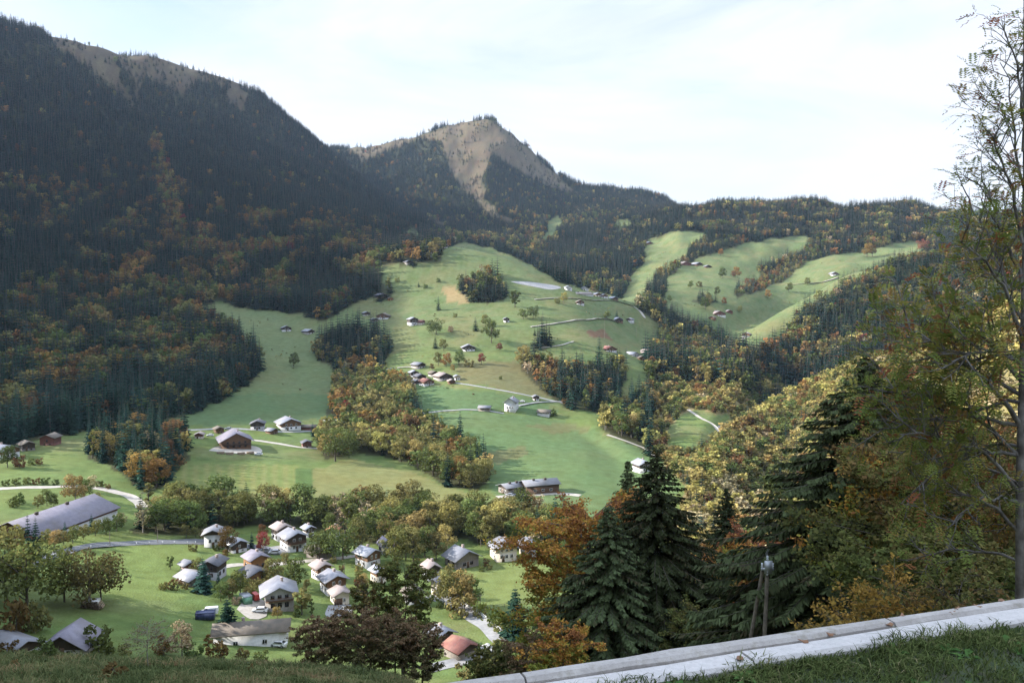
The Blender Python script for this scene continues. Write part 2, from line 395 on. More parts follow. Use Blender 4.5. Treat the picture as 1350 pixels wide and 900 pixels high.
ni, nj = TX.shape
gi, gj = np.meshgrid(np.arange(ni - 1), np.arange(nj - 1), indexing='ij')
a_ = (gi * nj + gj).ravel()
TF = np.stack([a_, a_ + nj, a_ + nj + 1, a_ + 1], 1)
tv = np.stack([TX.ravel(), TY.ravel(), TZ.ravel()], 1)
terr_me = mesh_from('valley_ground', tv, TF, [ground_mat()], smooth=True)
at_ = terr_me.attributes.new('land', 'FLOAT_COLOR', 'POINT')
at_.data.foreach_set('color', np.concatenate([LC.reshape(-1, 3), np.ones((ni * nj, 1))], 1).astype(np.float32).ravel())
terrain = setting(link('valley_ground', terr_me))

# ------------------------------------------------------------------ sky, sun, air
SUN_AZ, SUN_EL = R(-85), R(25)
sd = bpy.data.lights.new('sun', 'SUN'); sd.energy = 5.0; sd.angle = R(.53); sd.color = (1.0, .95, .89)
sun = bpy.data.objects.new('sun', sd); COL.objects.link(sun)
dv = Vector((math.sin(SUN_AZ) * math.cos(SUN_EL), math.cos(SUN_AZ) * math.cos(SUN_EL), math.sin(SUN_EL)))
sun.rotation_euler = dv.to_track_quat('Z', 'Y').to_euler()
sun.location = dv * 500
w = bpy.data.worlds.new('World'); SC.world = w; w.use_nodes = True
nt = w.node_tree; nt.nodes.clear()
wo = nt.nodes.new('ShaderNodeOutputWorld'); bg = nt.nodes.new('ShaderNodeBackground')
sky = nt.nodes.new('ShaderNodeTexSky'); sky.sky_type = 'NISHITA'; sky.sun_disc = False
sky.sun_elevation = SUN_EL; sky.sun_rotation = SUN_AZ; sky.altitude = 1000
sky.air_density = 1.0; sky.dust_density = 2.0; sky.ozone_density = 1.0
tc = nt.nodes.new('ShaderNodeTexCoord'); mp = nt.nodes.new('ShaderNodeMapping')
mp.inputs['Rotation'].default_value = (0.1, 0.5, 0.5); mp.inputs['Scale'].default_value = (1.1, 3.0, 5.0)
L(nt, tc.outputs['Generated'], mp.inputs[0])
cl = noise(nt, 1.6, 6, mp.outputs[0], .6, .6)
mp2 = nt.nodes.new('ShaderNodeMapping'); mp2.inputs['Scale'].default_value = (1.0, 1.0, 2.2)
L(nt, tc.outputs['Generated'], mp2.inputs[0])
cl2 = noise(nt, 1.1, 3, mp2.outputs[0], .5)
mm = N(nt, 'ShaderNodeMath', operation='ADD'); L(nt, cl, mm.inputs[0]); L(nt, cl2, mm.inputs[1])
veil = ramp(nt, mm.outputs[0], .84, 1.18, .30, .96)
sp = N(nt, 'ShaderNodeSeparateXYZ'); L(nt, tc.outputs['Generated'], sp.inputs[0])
white = mixcol(nt, ramp(nt, sp.outputs[2], .30, .75), (3.85, 4.0, 4.4), (6.8, 8.2, 10.6))      # sky above the frame brightened and blued, added to fill the shade
veil_fill = N(nt, 'ShaderNodeMath', operation='ADD', use_clamp=True); L(nt, veil, veil_fill.inputs[0]); L(nt, ramp(nt, sp.outputs[2], .32, .6, 0, .5), veil_fill.inputs[1])
sc_ = mixcol(nt, veil_fill.outputs[0], sky.outputs[0], white)
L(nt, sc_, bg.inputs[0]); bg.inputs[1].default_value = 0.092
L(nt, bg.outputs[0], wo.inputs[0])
SC.view_settings.view_transform = 'Standard'; SC.view_settings.look = 'None'
SC.view_settings.gamma = 1.0; SC.view_settings.use_curve_mapping = False
SC.view_settings.exposure = 1.52
SC.render.engine = 'CYCLES'
cy = SC.cycles
cy.use_denoising = True
try: cy.denoiser = 'OPENIMAGEDENOISE'
except Exception: pass
cy.max_bounces = 4; cy.diffuse_bounces = 2; cy.glossy_bounces = 2; cy.transmission_bounces = 3
cy.transparent_max_bounces = 8; cy.volume_bounces = 0
cy.sample_clamp_indirect = 4
cy.use_adaptive_sampling = True; cy.adaptive_threshold = 0.012
def haze_box(z0, z1, ext, dens):
    v = [(sx * ext, sy * ext, z) for z in (z0, z1) for sx, sy in ((-1, -1), (1, -1), (1, 1), (-1, 1))]
    f = [(3, 2, 1, 0), (4, 5, 6, 7), (0, 1, 5, 4), (1, 2, 6, 5), (2, 3, 7, 6), (3, 0, 4, 7)]
    m, nt, out = mat('valley_haze')
    pv = N(nt, 'ShaderNodeVolumePrincipled')
    pv.inputs['Color'].default_value = (.58, .76, 1.0, 1)
    pv.inputs['Density'].default_value = dens; pv.inputs['Anisotropy'].default_value = 0.1
    L(nt, pv.outputs[0], out.inputs['Volume'])
    o = setting(link('haze', mesh_from('haze', v, f, [m])), 'stuff')
    return o
haze_box(float(TZ.min()) - 2, 960, 5400, 2.5e-5)
# ------------------------------------------------------------------ foliage
def foliage_mat(name, col, var=.25, hue=.02, trans=.3, twig=None):
    """leaves: each tree and each clump of leaves a little different in hue and value"""
    m, nt, out = mat(name)
    oi = N(nt, 'ShaderNodeObjectInfo'); at = N(nt, 'ShaderNodeAttribute', attribute_name='tint')
    hs = N(nt, 'ShaderNodeHueSaturation'); hs.inputs['Color'].default_value = (*col, 1)
    L(nt, ramp(nt, oi.outputs['Random'], 0, 1, .5 - hue, .5 + hue), hs.inputs['Hue'])
    ad = N(nt, 'ShaderNodeMath', operation='MULTIPLY')
    L(nt, ramp(nt, at.outputs['Fac'], 0, 1, 1 - var, 1 + var * 1.3), ad.inputs[0])
    wn = N(nt, 'ShaderNodeTexWhiteNoise', noise_dimensions='1D'); L(nt, oi.outputs['Random'], wn.inputs['W'])
    L(nt, ramp(nt, wn.outputs[0], 0, 1, 1 - var * .9, 1 + var), ad.inputs[1])
    L(nt, ad.outputs[0], hs.inputs['Value'])
    c = hs.outputs[0]
    if twig: c = mixcol(nt, ramp(nt, at.outputs['Fac'], 0, .28, 1, 0), c, twig)
    d = N(nt, 'ShaderNodeBsdfDiffuse'); t = N(nt, 'ShaderNodeBsdfTranslucent'); mx = N(nt, 'ShaderNodeMixShader')
    L(nt, c, d.inputs[0]); L(nt, c, t.inputs[0]); mx.inputs[0].default_value = trans
    L(nt, d.outputs[0], mx.inputs[1]); L(nt, t.outputs[0], mx.inputs[2]); L(nt, mx.outputs[0], out.inputs[0])
    return m
def bark_mat(name, a, b, sc=9):
    m, nt, out = mat(name)
    n = noise(nt, sc, 5); p = N(nt, 'ShaderNodeBsdfPrincipled', i_Roughness=.9)
    L(nt, mixcol(nt, ramp(nt, n, .35, .65), a, b), p.inputs['Base Color'])
    bp = N(nt, 'ShaderNodeBump', i_Strength=.6, i_Distance=.03); L(nt, n, bp.inputs['Height']); L(nt, bp.outputs[0], p.inputs['Normal'])
    L(nt, p.outputs[0], out.inputs[0]); return m
LEAF = {
 'spruce': foliage_mat('spruce_needles', (.018, .040, .030), .45, .03, .10),
 'green': foliage_mat('green_leaves', (.092, .112, .036), .30, .025, .3),
 'olive': foliage_mat('olive_leaves', (.150, .140, .050), .30, .025, .3),
 'yellow': foliage_mat('yellow_leaves', (.250, .200, .072), .30, .02, .3),
 'orange': foliage_mat('orange_leaves', (.205, .120, .042), .30, .02, .3),
 'rust': foliage_mat('rust_leaves', (.130, .078, .034), .30, .02, .25),
 'red': foliage_mat('red_leaves', (.190, .060, .045), .25, .02, .25),
 'straw': foliage_mat('straw_leaves', (.30, .255, .085), .30, .02, .25),
 'bare': foliage_mat('bare_twigs', (.26, .21, .12), .35, .02, .1),
}
WORDS = {'spruce': 'dark green', 'green': 'green', 'olive': 'olive green', 'yellow': 'yellow', 'orange': 'orange', 'rust': 'rust brown', 'red': 'red', 'straw': 'pale straw', 'bare': 'half bare tan'}
BARK = bark_mat('bark', (.10, .08, .06), (.045, .036, .028))
BARK_PALE = bark_mat('pale_bark', (.24, .22, .19), (.10, .09, .075))

def tube(pts, rad, n=6):
    """tapered limb along a path"""
    pts = np.asarray(pts, float); V = []; Fq = []
    for i, p in enumerate(pts):
        d = pts[min(i + 1, len(pts) - 1)] - pts[max(i - 1, 0)]
        d = d / (np.linalg.norm(d) + 1e-9)
        a = np.cross(d, [0.31, .2, .93] if abs(d[2]) < .9 else [1, 0, 0]); a /= np.linalg.norm(a) + 1e-9
        b = np.cross(d, a)
        for k in range(n):
            t = 2 * math.pi * k / n
            V.append(p + rad[i] * (a * math.cos(t) + b * math.sin(t)))
    for i in range(len(pts) - 1):
        for k in range(n):
            Fq.append((i * n + k, i * n + (k + 1) % n, (i + 1) * n + (k + 1) % n, (i + 1) * n + k))
    return np.array(V), np.array(Fq, int)
def cat_(parts):
    V, Fq, o = [], [], 0
    for v, f in parts:
        V.append(v); Fq.append(np.asarray(f) + o); o += len(v)
    return np.concatenate(V), np.concatenate(Fq)
def cards(c, n, size, g, asp=1.0, jit=.35, axis=None):
    """small leaf-clump faces; c centres, n facing, g random generator, axis = long direction"""
    k = len(c)
    n = n / (np.linalg.norm(n, axis=1, keepdims=True) + 1e-9)
    h = g.normal(size=(k, 3)) if axis is None else axis
    a = np.cross(n, h); a /= np.linalg.norm(a, axis=1, keepdims=True) + 1e-9
    b = np.cross(n, a)
    s = np.broadcast_to(np.asarray(size, float), (k,))[:, None]
    q = []
    for sx, sy in ((-1, -.35), (.35, -1), (1, .35), (-.35, 1)):
        q.append(c + (a * sx + b * sy * asp) * s * (1 + jit * g.uniform(-1, 1, (k, 1))) * .62)
    V = np.stack(q, 1).reshape(-1, 3)
    return V, np.arange(4 * k).reshape(k, 4)
def tint_attr(me, t):
    a = me.attributes.new('tint', 'FLOAT', 'FACE'); a.data.foreach_set('value', np.asarray(t, np.float32))

def broadleaf(seed, nleaf, size, shape='round', skew=0.0, gap=0.0):
    """crown and trunk of a unit-high tree"""
    g = np.random.default_rng(seed)
    w, z0, zc, hz = {'round': (.36, .16, .60, .40), 'tall': (.22, .12, .56, .44), 'wide': (.46, .14, .58, .42), 'column': (.12, .04, .52, .48), 'bush': (.55, .0, .46, .52)}[shape]
    nl = {'column': 7, 'bush': 9}.get(shape, 13)
    lobes = []
    for k in range(nl):
        t = (k + .5) / nl; a = k * 2.4 + g.uniform(-.5, .5)
        zz = zc + hz * .78 * (1 - 2 * t)
        prof = math.sqrt(max(0.05, 1 - ((zz - zc) / hz) ** 2))
        rr = w * prof * g.uniform(.30, .92)
        lobes.append((rr * math.cos(a) + skew * zz, rr * math.sin(a), zz, w * g.uniform(.28, .60) * (.65 + .35 * prof)))
    lobes = np.array(lobes)
    pick = g.choice(nl, nleaf, p=lobes[:, 3] ** 2 / (lobes[:, 3] ** 2).sum())
    d = g.normal(size=(nleaf, 3)); d /= np.linalg.norm(d, axis=1, keepdims=True)
    rad = lobes[pick, 3] * (g.uniform(.15, 1, nleaf) ** .45) * g.uniform(.85, 1.18, nleaf)
    c = lobes[pick, :3] + d * rad[:, None] * np.array([1, 1, .82])
    c[:, 2] = np.maximum(c[:, 2], z0 * .6)
    if gap:
        kp = noise2(c[:, 0] * 9 + seed, c[:, 2] * 9 + c[:, 1] * 6) > -gap; c, d, pick = c[kp], d[kp], pick[kp]
    nrm = d * .8 + g.normal(size=c.shape) * .6 + np.array([0, 0, .25])
    V, Fq = cards(c, nrm, size * g.uniform(.6, 1.3, len(c)), g)
    tint = np.clip(.5 + .34 * noise2(c[:, 0] * 6 + seed, c[:, 1] * 6 + c[:, 2] * 7) + .16 * g.normal(size=len(c)) + .2 * (lobes[pick, 2] % .1 - .05) / .05, 0, 1)
    tr = [tube([(0, 0, -.04), (skew * .1, 0, zc * .6), (skew * .6, .01, zc + hz * .3)], [.022, .016, .004], 5)]
    for k in range(0, nl, 2):
        p = lobes[k, :3]; b = np.array([skew * .2, 0, max(.1, p[2] * .55)])
        tr.append(tube([b, (b + p) / 2 + [0, 0, .02], p], [.010, .007, .002], 4))
    return V, Fq, tint, *cat_(tr)

def spruce(seed, layers, nb, seg, full=1.0, droop=.30):
    """unit-high spruce: whorls of drooping boughs built of narrow needle sprays"""
    g = np.random.default_rng(seed); Vs, Ts = [], []
    w = .165 * full
    for k in range(layers):
        t = (k + g.uniform(-.2, .2)) / layers
        z = .05 + .94 * max(t, 0)
        ln0 = w * (1 - t) ** .82 * (1.0 if t > .08 else .8) + .012
        for b in range(nb):
            if g.random() < .07: continue
            az = 2 * math.pi * (b + .5 * (k % 2)) / nb + g.uniform(-.25, .25)
            ln = ln0 * g.uniform(.68, 1.18)
            dr = droop * g.uniform(.6, 1.3) * (1.15 - .75 * t)
            o = np.array([math.cos(az), math.sin(az), 0]); s = np.array([-o[1], o[0], 0])
            tb = g.uniform(.15, .85)
            wd = ln * g.uniform(.30, .46) + .004
            for q in range(seg):
                a0, a1 = q / seg, (q + 1) / seg
                def pt(a): return o * ln * a + np.array([0, 0, z - dr * ln * (a + .5 * a * a) + .10 * ln * a * a * a])
                p0, p1 = pt(a0), pt(a1)
                h0 = wd * (.55 + .6 * math.sin(math.pi * min(1, a0 + .12))) * (1 - a0 * .55)
                h1 = wd * (.55 + .6 * math.sin(math.pi * min(1, a1 + .12))) * (1 - a1) if q == seg - 1 else wd * .9 * (1 - a1 * .6)
                sg = np.array([0, 0, -.45 * h0])
                j = g.uniform(.75, 1.25, 4)
                Vs.append([p0, p0 + s * h0 * j[0] + sg + o * .2 * ln, p1 + s * h1 * j[1] + sg * .8, p1])
                Vs.append([p0, p1, p1 - s * h1 * j[2] + sg * .8, p0 - s * h0 * j[3] + sg + o * .2 * ln])
                Ts += [np.clip(tb + g.uniform(-.2, .2) + .25 * (a0 - .4), 0, 1)] * 2
    Vs = np.array(Vs).reshape(-1, 3)
    tv, tf = tube([(0, 0, -.04), (0, 0, .5), (0, 0, 1.0)], [.013, .008, .0015], 5)
    return Vs, np.arange(len(Vs)).reshape(-1, 4), np.array(Ts), tv, tf

def one_mesh(name, tree, leaf, bark=BARK):
    V, Fq, t, tv, tf = tree
    me = mesh_from(name, np.concatenate([V, tv]), np.concatenate([Fq, tf + len(V)]), [leaf, bark], mi=[0] * len(Fq) + [1] * len(tf))
    tint_attr(me, np.concatenate([t, np.full(len(tf), .5)])); return me
def two_mesh(tree, leaf, bark=BARK):
    V, Fq, t, tv, tf = tree
    c = mesh_from('crown', V, Fq, [leaf]); tint_attr(c, t)
    return c, mesh_from('trunk', tv, tf, [bark], smooth=True)

DECID = ['green', 'olive', 'yellow', 'orange', 'rust', 'red', 'straw', 'bare']
SPR_LOW = [spruce(100 + i, 9, 7, 1, f, .35) for i, f in enumerate((1.0, .85, 1.1))]
SPR_MID = [spruce(200 + i, 17, 9, 2, f) for i, f in enumerate((1.0, .82, 1.12, .92))]
BRD_LOW = [broadleaf(300 + i, n, s, sh, gap=gp) for i, (n, s, sh, gp) in enumerate(((150, .105, 'round', 0), (140, .10, 'tall', 0), (110, .085, 'tall', .15)))]
BRD_MID = [broadleaf(400 + i, n, s, sh, gap=gp) for i, (n, s, sh, gp) in enumerate(((1900, .036, 'round', .35), (1600, .034, 'tall', .3), (2100, .034, 'wide', .3), (800, .030, 'tall', .12)))]
BRD_COL = broadleaf(450, 500, .045, 'column')
BUSH = [broadleaf(460 + i, 420, .10, 'bush', gap=.4) for i in range(2)]

# -------- prototypes for the far woods (never shown by themselves)
proto_col = bpy.data.collections.new('far_tree_kinds')
PROTO = {}
def add_proto(key, me):
    o = bpy.data.objects.new('%03d_%s' % (len(PROTO), key), me); proto_col.objects.link(o); PROTO[key] = len(PROTO)
for i, t in enumerate(SPR_LOW): add_proto('spruce_%d' % i, one_mesh('far_spruce', t, LEAF['spruce']))
for c in DECID:
    for i, t in enumerate(BRD_LOW):
        add_proto('%s_%d' % (c, i), one_mesh('far_broadleaf', t, LEAF[c], BARK_PALE if c in ('bare', 'yellow') else BARK))

def scatter_object(name, pts, hts, kinds, rots, coll, wid=None):
    """one object that grows trees on its points with geometry nodes"""
    me = mesh_from(name, pts, [])
    for nm, typ, val in (('tree_height', 'FLOAT', hts), ('tree_kind', 'INT', kinds), ('tree_turn', 'FLOAT', rots), ('tree_width', 'FLOAT', hts if wid is None else wid)):
        a = me.attributes.new(nm, typ, 'POINT'); a.data.foreach_set('value', np.asarray(val, np.int32 if typ == 'INT' else np.float32))
    o = link(name, me)
    ng = bpy.data.node_groups.new(name, 'GeometryNodeTree')
    ng.interface.new_socket('Geometry', in_out='INPUT', socket_type='NodeSocketGeometry')
    ng.interface.new_socket('Geometry', in_out='OUTPUT', socket_type='NodeSocketGeometry')
    gi_ = ng.nodes.new('NodeGroupInput'); go = ng.nodes.new('NodeGroupOutput')
    ci = ng.nodes.new('GeometryNodeCollectionInfo'); ci.inputs[0].default_value = coll
    ci.inputs['Separate Children'].default_value = True; ci.inputs['Reset Children'].default_value = True
    ip = ng.nodes.new('GeometryNodeInstanceOnPoints'); ip.inputs['Pick Instance'].default_value = True
    def attr(nm, dt):
        n = ng.nodes.new('GeometryNodeInputNamedAttribute'); n.data_type = dt; n.inputs[0].default_value = nm
        return next(s for s in n.outputs if s.enabled and s.name == 'Attribute')
    cx = ng.nodes.new('ShaderNodeCombineXYZ'); L(ng, attr('tree_turn', 'FLOAT'), cx.inputs[2])
    er = ng.nodes.new('FunctionNodeEulerToRotation'); L(ng, cx.outputs[0], er.inputs[0])
    sx = ng.nodes.new('ShaderNodeCombineXYZ'); wv = attr('tree_width', 'FLOAT')
    L(ng, wv, sx.inputs[0]); L(ng, wv, sx.inputs[1]); L(ng, attr('tree_height', 'FLOAT'), sx.inputs[2])
    L(ng, gi_.outputs[0], ip.inputs['Points']); L(ng, ci.outputs[0], ip.inputs['Instance'])
    L(ng, attr('tree_kind', 'INT'), ip.inputs['Instance Index'])
    L(ng, er.outputs[0], ip.inputs['Rotation']); L(ng, sx.outputs[0], ip.inputs['Scale'])
    L(ng, ip.outputs[0], go.inputs[0])
    md = o.modifiers.new('growth', 'NODES'); md.node_group = ng
    return o
# ------------------------------------------------------------------ building materials
def wall_mat(name, a, b, sc=2.0, rough=.9):
    m, nt, out = mat(name)
    n = noise(nt, sc, 6); n2 = noise(nt, sc * .25, 3)
    c = mixcol(nt, ramp(nt, n, .3, .7), a, b); c = mixcol(nt, ramp(nt, n2, .45, .75, 0, .5), c, [v * .7 for v in b])
    p = N(nt, 'ShaderNodeBsdfPrincipled', i_Roughness=rough); L(nt, c, p.inputs['Base Color'])
    bp = N(nt, 'ShaderNodeBump', i_Strength=.3, i_Distance=.05); L(nt, n, bp.inputs['Height']); L(nt, bp.outputs[0], p.inputs['Normal'])
    L(nt, p.outputs[0], out.inputs[0]); return m
def plank_mat(name, a, b, axis='X', sc=3.2):
    m, nt, out = mat(name)
    w_ = N(nt, 'ShaderNodeTexWave', bands_direction=axis); w_.inputs['Scale'].default_value = sc; w_.inputs['Distortion'].default_value = .6
    t = nt.nodes.get('TC') or nt.nodes.new('ShaderNodeTexCoord'); t.name = 'TC'; L(nt, t.outputs['Object'], w_.inputs[0])
    n = noise(nt, 1.3, 5)
    c = mixcol(nt, ramp(nt, n, .3, .7), a, b); c = mixcol(nt, ramp(nt, w_.outputs[1], .0, .25, .55, 0), c, [v * .4 for v in b])
    p = N(nt, 'ShaderNodeBsdfPrincipled', i_Roughness=.85); L(nt, c, p.inputs['Base Color'])
    L(nt, p.outputs[0], out.inputs[0]); return m
def roof_mat(name, a, b, rough=.6, sc=2.2, stain=(.12, .10, .08), spec=.4):
    m, nt, out = mat(name)
    w_ = N(nt, 'ShaderNodeTexWave', bands_direction='Y'); w_.inputs['Scale'].default_value = sc
    t = nt.nodes.get('TC') or nt.nodes.new('ShaderNodeTexCoord'); t.name = 'TC'; L(nt, t.outputs['Object'], w_.inputs[0])
    n = noise(nt, .7, 6); n2 = noise(nt, .16, 4)
    c = mixcol(nt, ramp(nt, n, .32, .68), a, b); c = mixcol(nt, ramp(nt, n2, .5, .72, 0, .55), c, stain)
    c = mixcol(nt, ramp(nt, w_.outputs[1], 0, .2, .35, 0), c, [v * .5 for v in b])
    p = N(nt, 'ShaderNodeBsdfPrincipled', i_Roughness=rough); p.inputs['Specular IOR Level'].default_value = spec
    L(nt, c, p.inputs['Base Color']); L(nt, p.outputs[0], out.inputs[0]); return m
MW = {
 'white': wall_mat('white_render', (.54, .53, .51), (.45, .44, .42)), 'cream': wall_mat('cream_render', (.52, .46, .37), (.44, .38, .30)),
 'stone': wall_mat('rough_stone', (.36, .33, .29), (.24, .22, .20), 3), 'grey': wall_mat('grey_render', (.34, .34, .34), (.26, .26, .26)),
 'timber': plank_mat('brown_timber', (.150, .078, .036), (.095, .050, .026)), 'dark': plank_mat('dark_timber', (.060, .040, .028), (.036, .025, .018)),
 'honey': plank_mat('honey_timber', (.26, .13, .05), (.18, .09, .035)), 'greywood': plank_mat('weathered_boards', (.20, .17, .14), (.12, .105, .09)),
 'redwood': plank_mat('reddish_boards', (.17, .062, .042), (.11, .042, .030)),
}
MR = {
 'metal': roof_mat('pale_metal_roof', (.23, .23, .25), (.175, .175, .20), .42, 2.0, (.36, .33, .31)), 'white': roof_mat('whitish_roof', (.30, .305, .33), (.24, .245, .275), .4),
 'grey': roof_mat('grey_slate_roof', (.185, .185, .20), (.14, .14, .155), .6), 'dark': roof_mat('dark_slate_roof', (.095, .095, .11), (.065, .066, .078), .65),
 'pink': roof_mat('pinkish_tile_roof', (.30, .24, .215), (.23, .185, .17), .75), 'brown': roof_mat('mossy_brown_roof', (.150, .118, .09), (.10, .085, .066), .85),
 'rust': roof_mat('rusty_sheet_roof', (.175, .062, .045), (.12, .042, .034), .7, 2, (.33, .20, .13)), 'orange': roof_mat('orange_tile_roof', (.42, .19, .10), (.33, .15, .08), .8),
 'violet': roof_mat('violet_slate_roof', (.20, .18, .21), (.15, .135, .165), .65),
}
def plain(name, col, rough=.6, metal=0.0, spec=.5):
    m, nt, out = mat(name); n = noise(nt, 4, 4)
    p = N(nt, 'ShaderNodeBsdfPrincipled', i_Roughness=rough, i_Metallic=metal); p.inputs['Specular IOR Level'].default_value = spec
    L(nt, mixcol(nt, ramp(nt, n, .3, .7), col, [c * .82 for c in col]), p.inputs['Base Color'])
    L(nt, p.outputs[0], out.inputs[0]); return m
GLASS = plain('window_glass', (.018, .020, .024), .12, 0, .6)
FRAME_W = plain('white_frame', (.62, .60, .57)); FRAME_D = plain('dark_frame', (.07, .045, .03))
DOOR = plank_mat('door_boards', (.13, .07, .04), (.08, .045, .028)); BRICK = wall_mat('chimney_render', (.34, .27, .24), (.24, .19, .17), 5)
STEEL = plain('galvanised_steel', (.42, .43, .44), .45, .6); POLE_W = bark_mat('grey_pole_wood', (.20, .165, .125), (.12, .10, .078), 5)

def box(a, b):
    x0, y0, z0 = a; x1, y1, z1 = b
    V = np.array([(x0, y0, z0), (x1, y0, z0), (x1, y1, z0), (x0, y1, z0), (x0, y0, z1), (x1, y0, z1), (x1, y1, z1), (x0, y1, z1)], float)
    return V, np.array([(3, 2, 1, 0), (4, 5, 6, 7), (0, 1, 5, 4), (1, 2, 6, 5), (2, 3, 7, 6), (3, 0, 4, 7)])
def part(name, parent, geo, m, smooth=False):
    V, Fq = geo if isinstance(geo, tuple) else cat_(geo)
    return link(name, mesh_from(name, V, Fq, [m], smooth=smooth), parent)
def gable_solid(x0, x1, y0, y1, z0, ze, zr):
    xm = (x0 + x1) / 2
    V = []
    for y in (y0, y1):
        V += [(x0, y, z0), (x1, y, z0), (x1, y, ze), (xm, y, zr), (x0, y, ze)]
    Fq = [(0, 1, 2, 2), (0, 2, 3, 4)]
    V = np.array(V, float)
    faces = [(0, 1, 2, 3), (0, 3, 4, 4)]
    return V, [(0, 1, 2, 3, 4), (9, 8, 7, 6, 5), (1, 0, 5, 6), (2, 1, 6, 7), (3, 2, 7, 8), (4, 3, 8, 9), (0, 4, 9, 5)]
def roof_geo(x0, x1, y0, y1, ze, zr, th):
    """two sloping slabs meeting at the ridge"""
    xm = (x0 + x1) / 2; V = []
    for y in (y0, y1):
        V += [(x0, y, ze), (xm, y, zr), (x1, y, ze), (x1, y, ze + th), (xm, y, zr + th), (x0, y, ze + th)]
    a = [(0, 1, 4, 5), (1, 2, 3, 4), (11, 10, 7, 6), (10, 9, 8, 7), (5, 4, 10, 11), (4, 3, 9, 10), (1, 0, 6, 7), (2, 1, 7, 8), (0, 5, 11, 6), (3, 2, 8, 9)]
    return np.array(V, float), np.array(a)

HOUSES = []; KEEP_CLEAR = []
def add_window(par, side, c, z, w, h, x0, x1, y0, frame=FRAME_W, cross=True):
    """opening proud of the wall: casing with a recessed pane"""
    t = .10; d = .07
    def q(u0, u1, z0, z1, o0, o1):
        if side == 'f': return box((u0, y0 - o1, z0), (u1, y0 - o0, z1))
        if side == 'l': return box((x0 - o1, u0, z0), (x0 - o0, u1, z1))
        return box((x1 + o0, u0, z0), (x1 + o1, u1, z1))
    g = [q(c - w/2 - t, c - w/2, z - t, z + h + t, .005, d), q(c + w/2, c + w/2 + t, z - t, z + h + t, .005, d),
         q(c - w/2, c + w/2, z - t, z, .005, d + .04), q(c - w/2, c + w/2, z + h, z + h + t, .005, d)]
    if cross: g.append(q(c - .035, c + .035, z, z + h, .012, d - .01))
    f = part('window', par, g, frame)
    part('pane', f, q(c - w/2, c + w/2, z, z + h, .004, .03), GLASS)
    return f

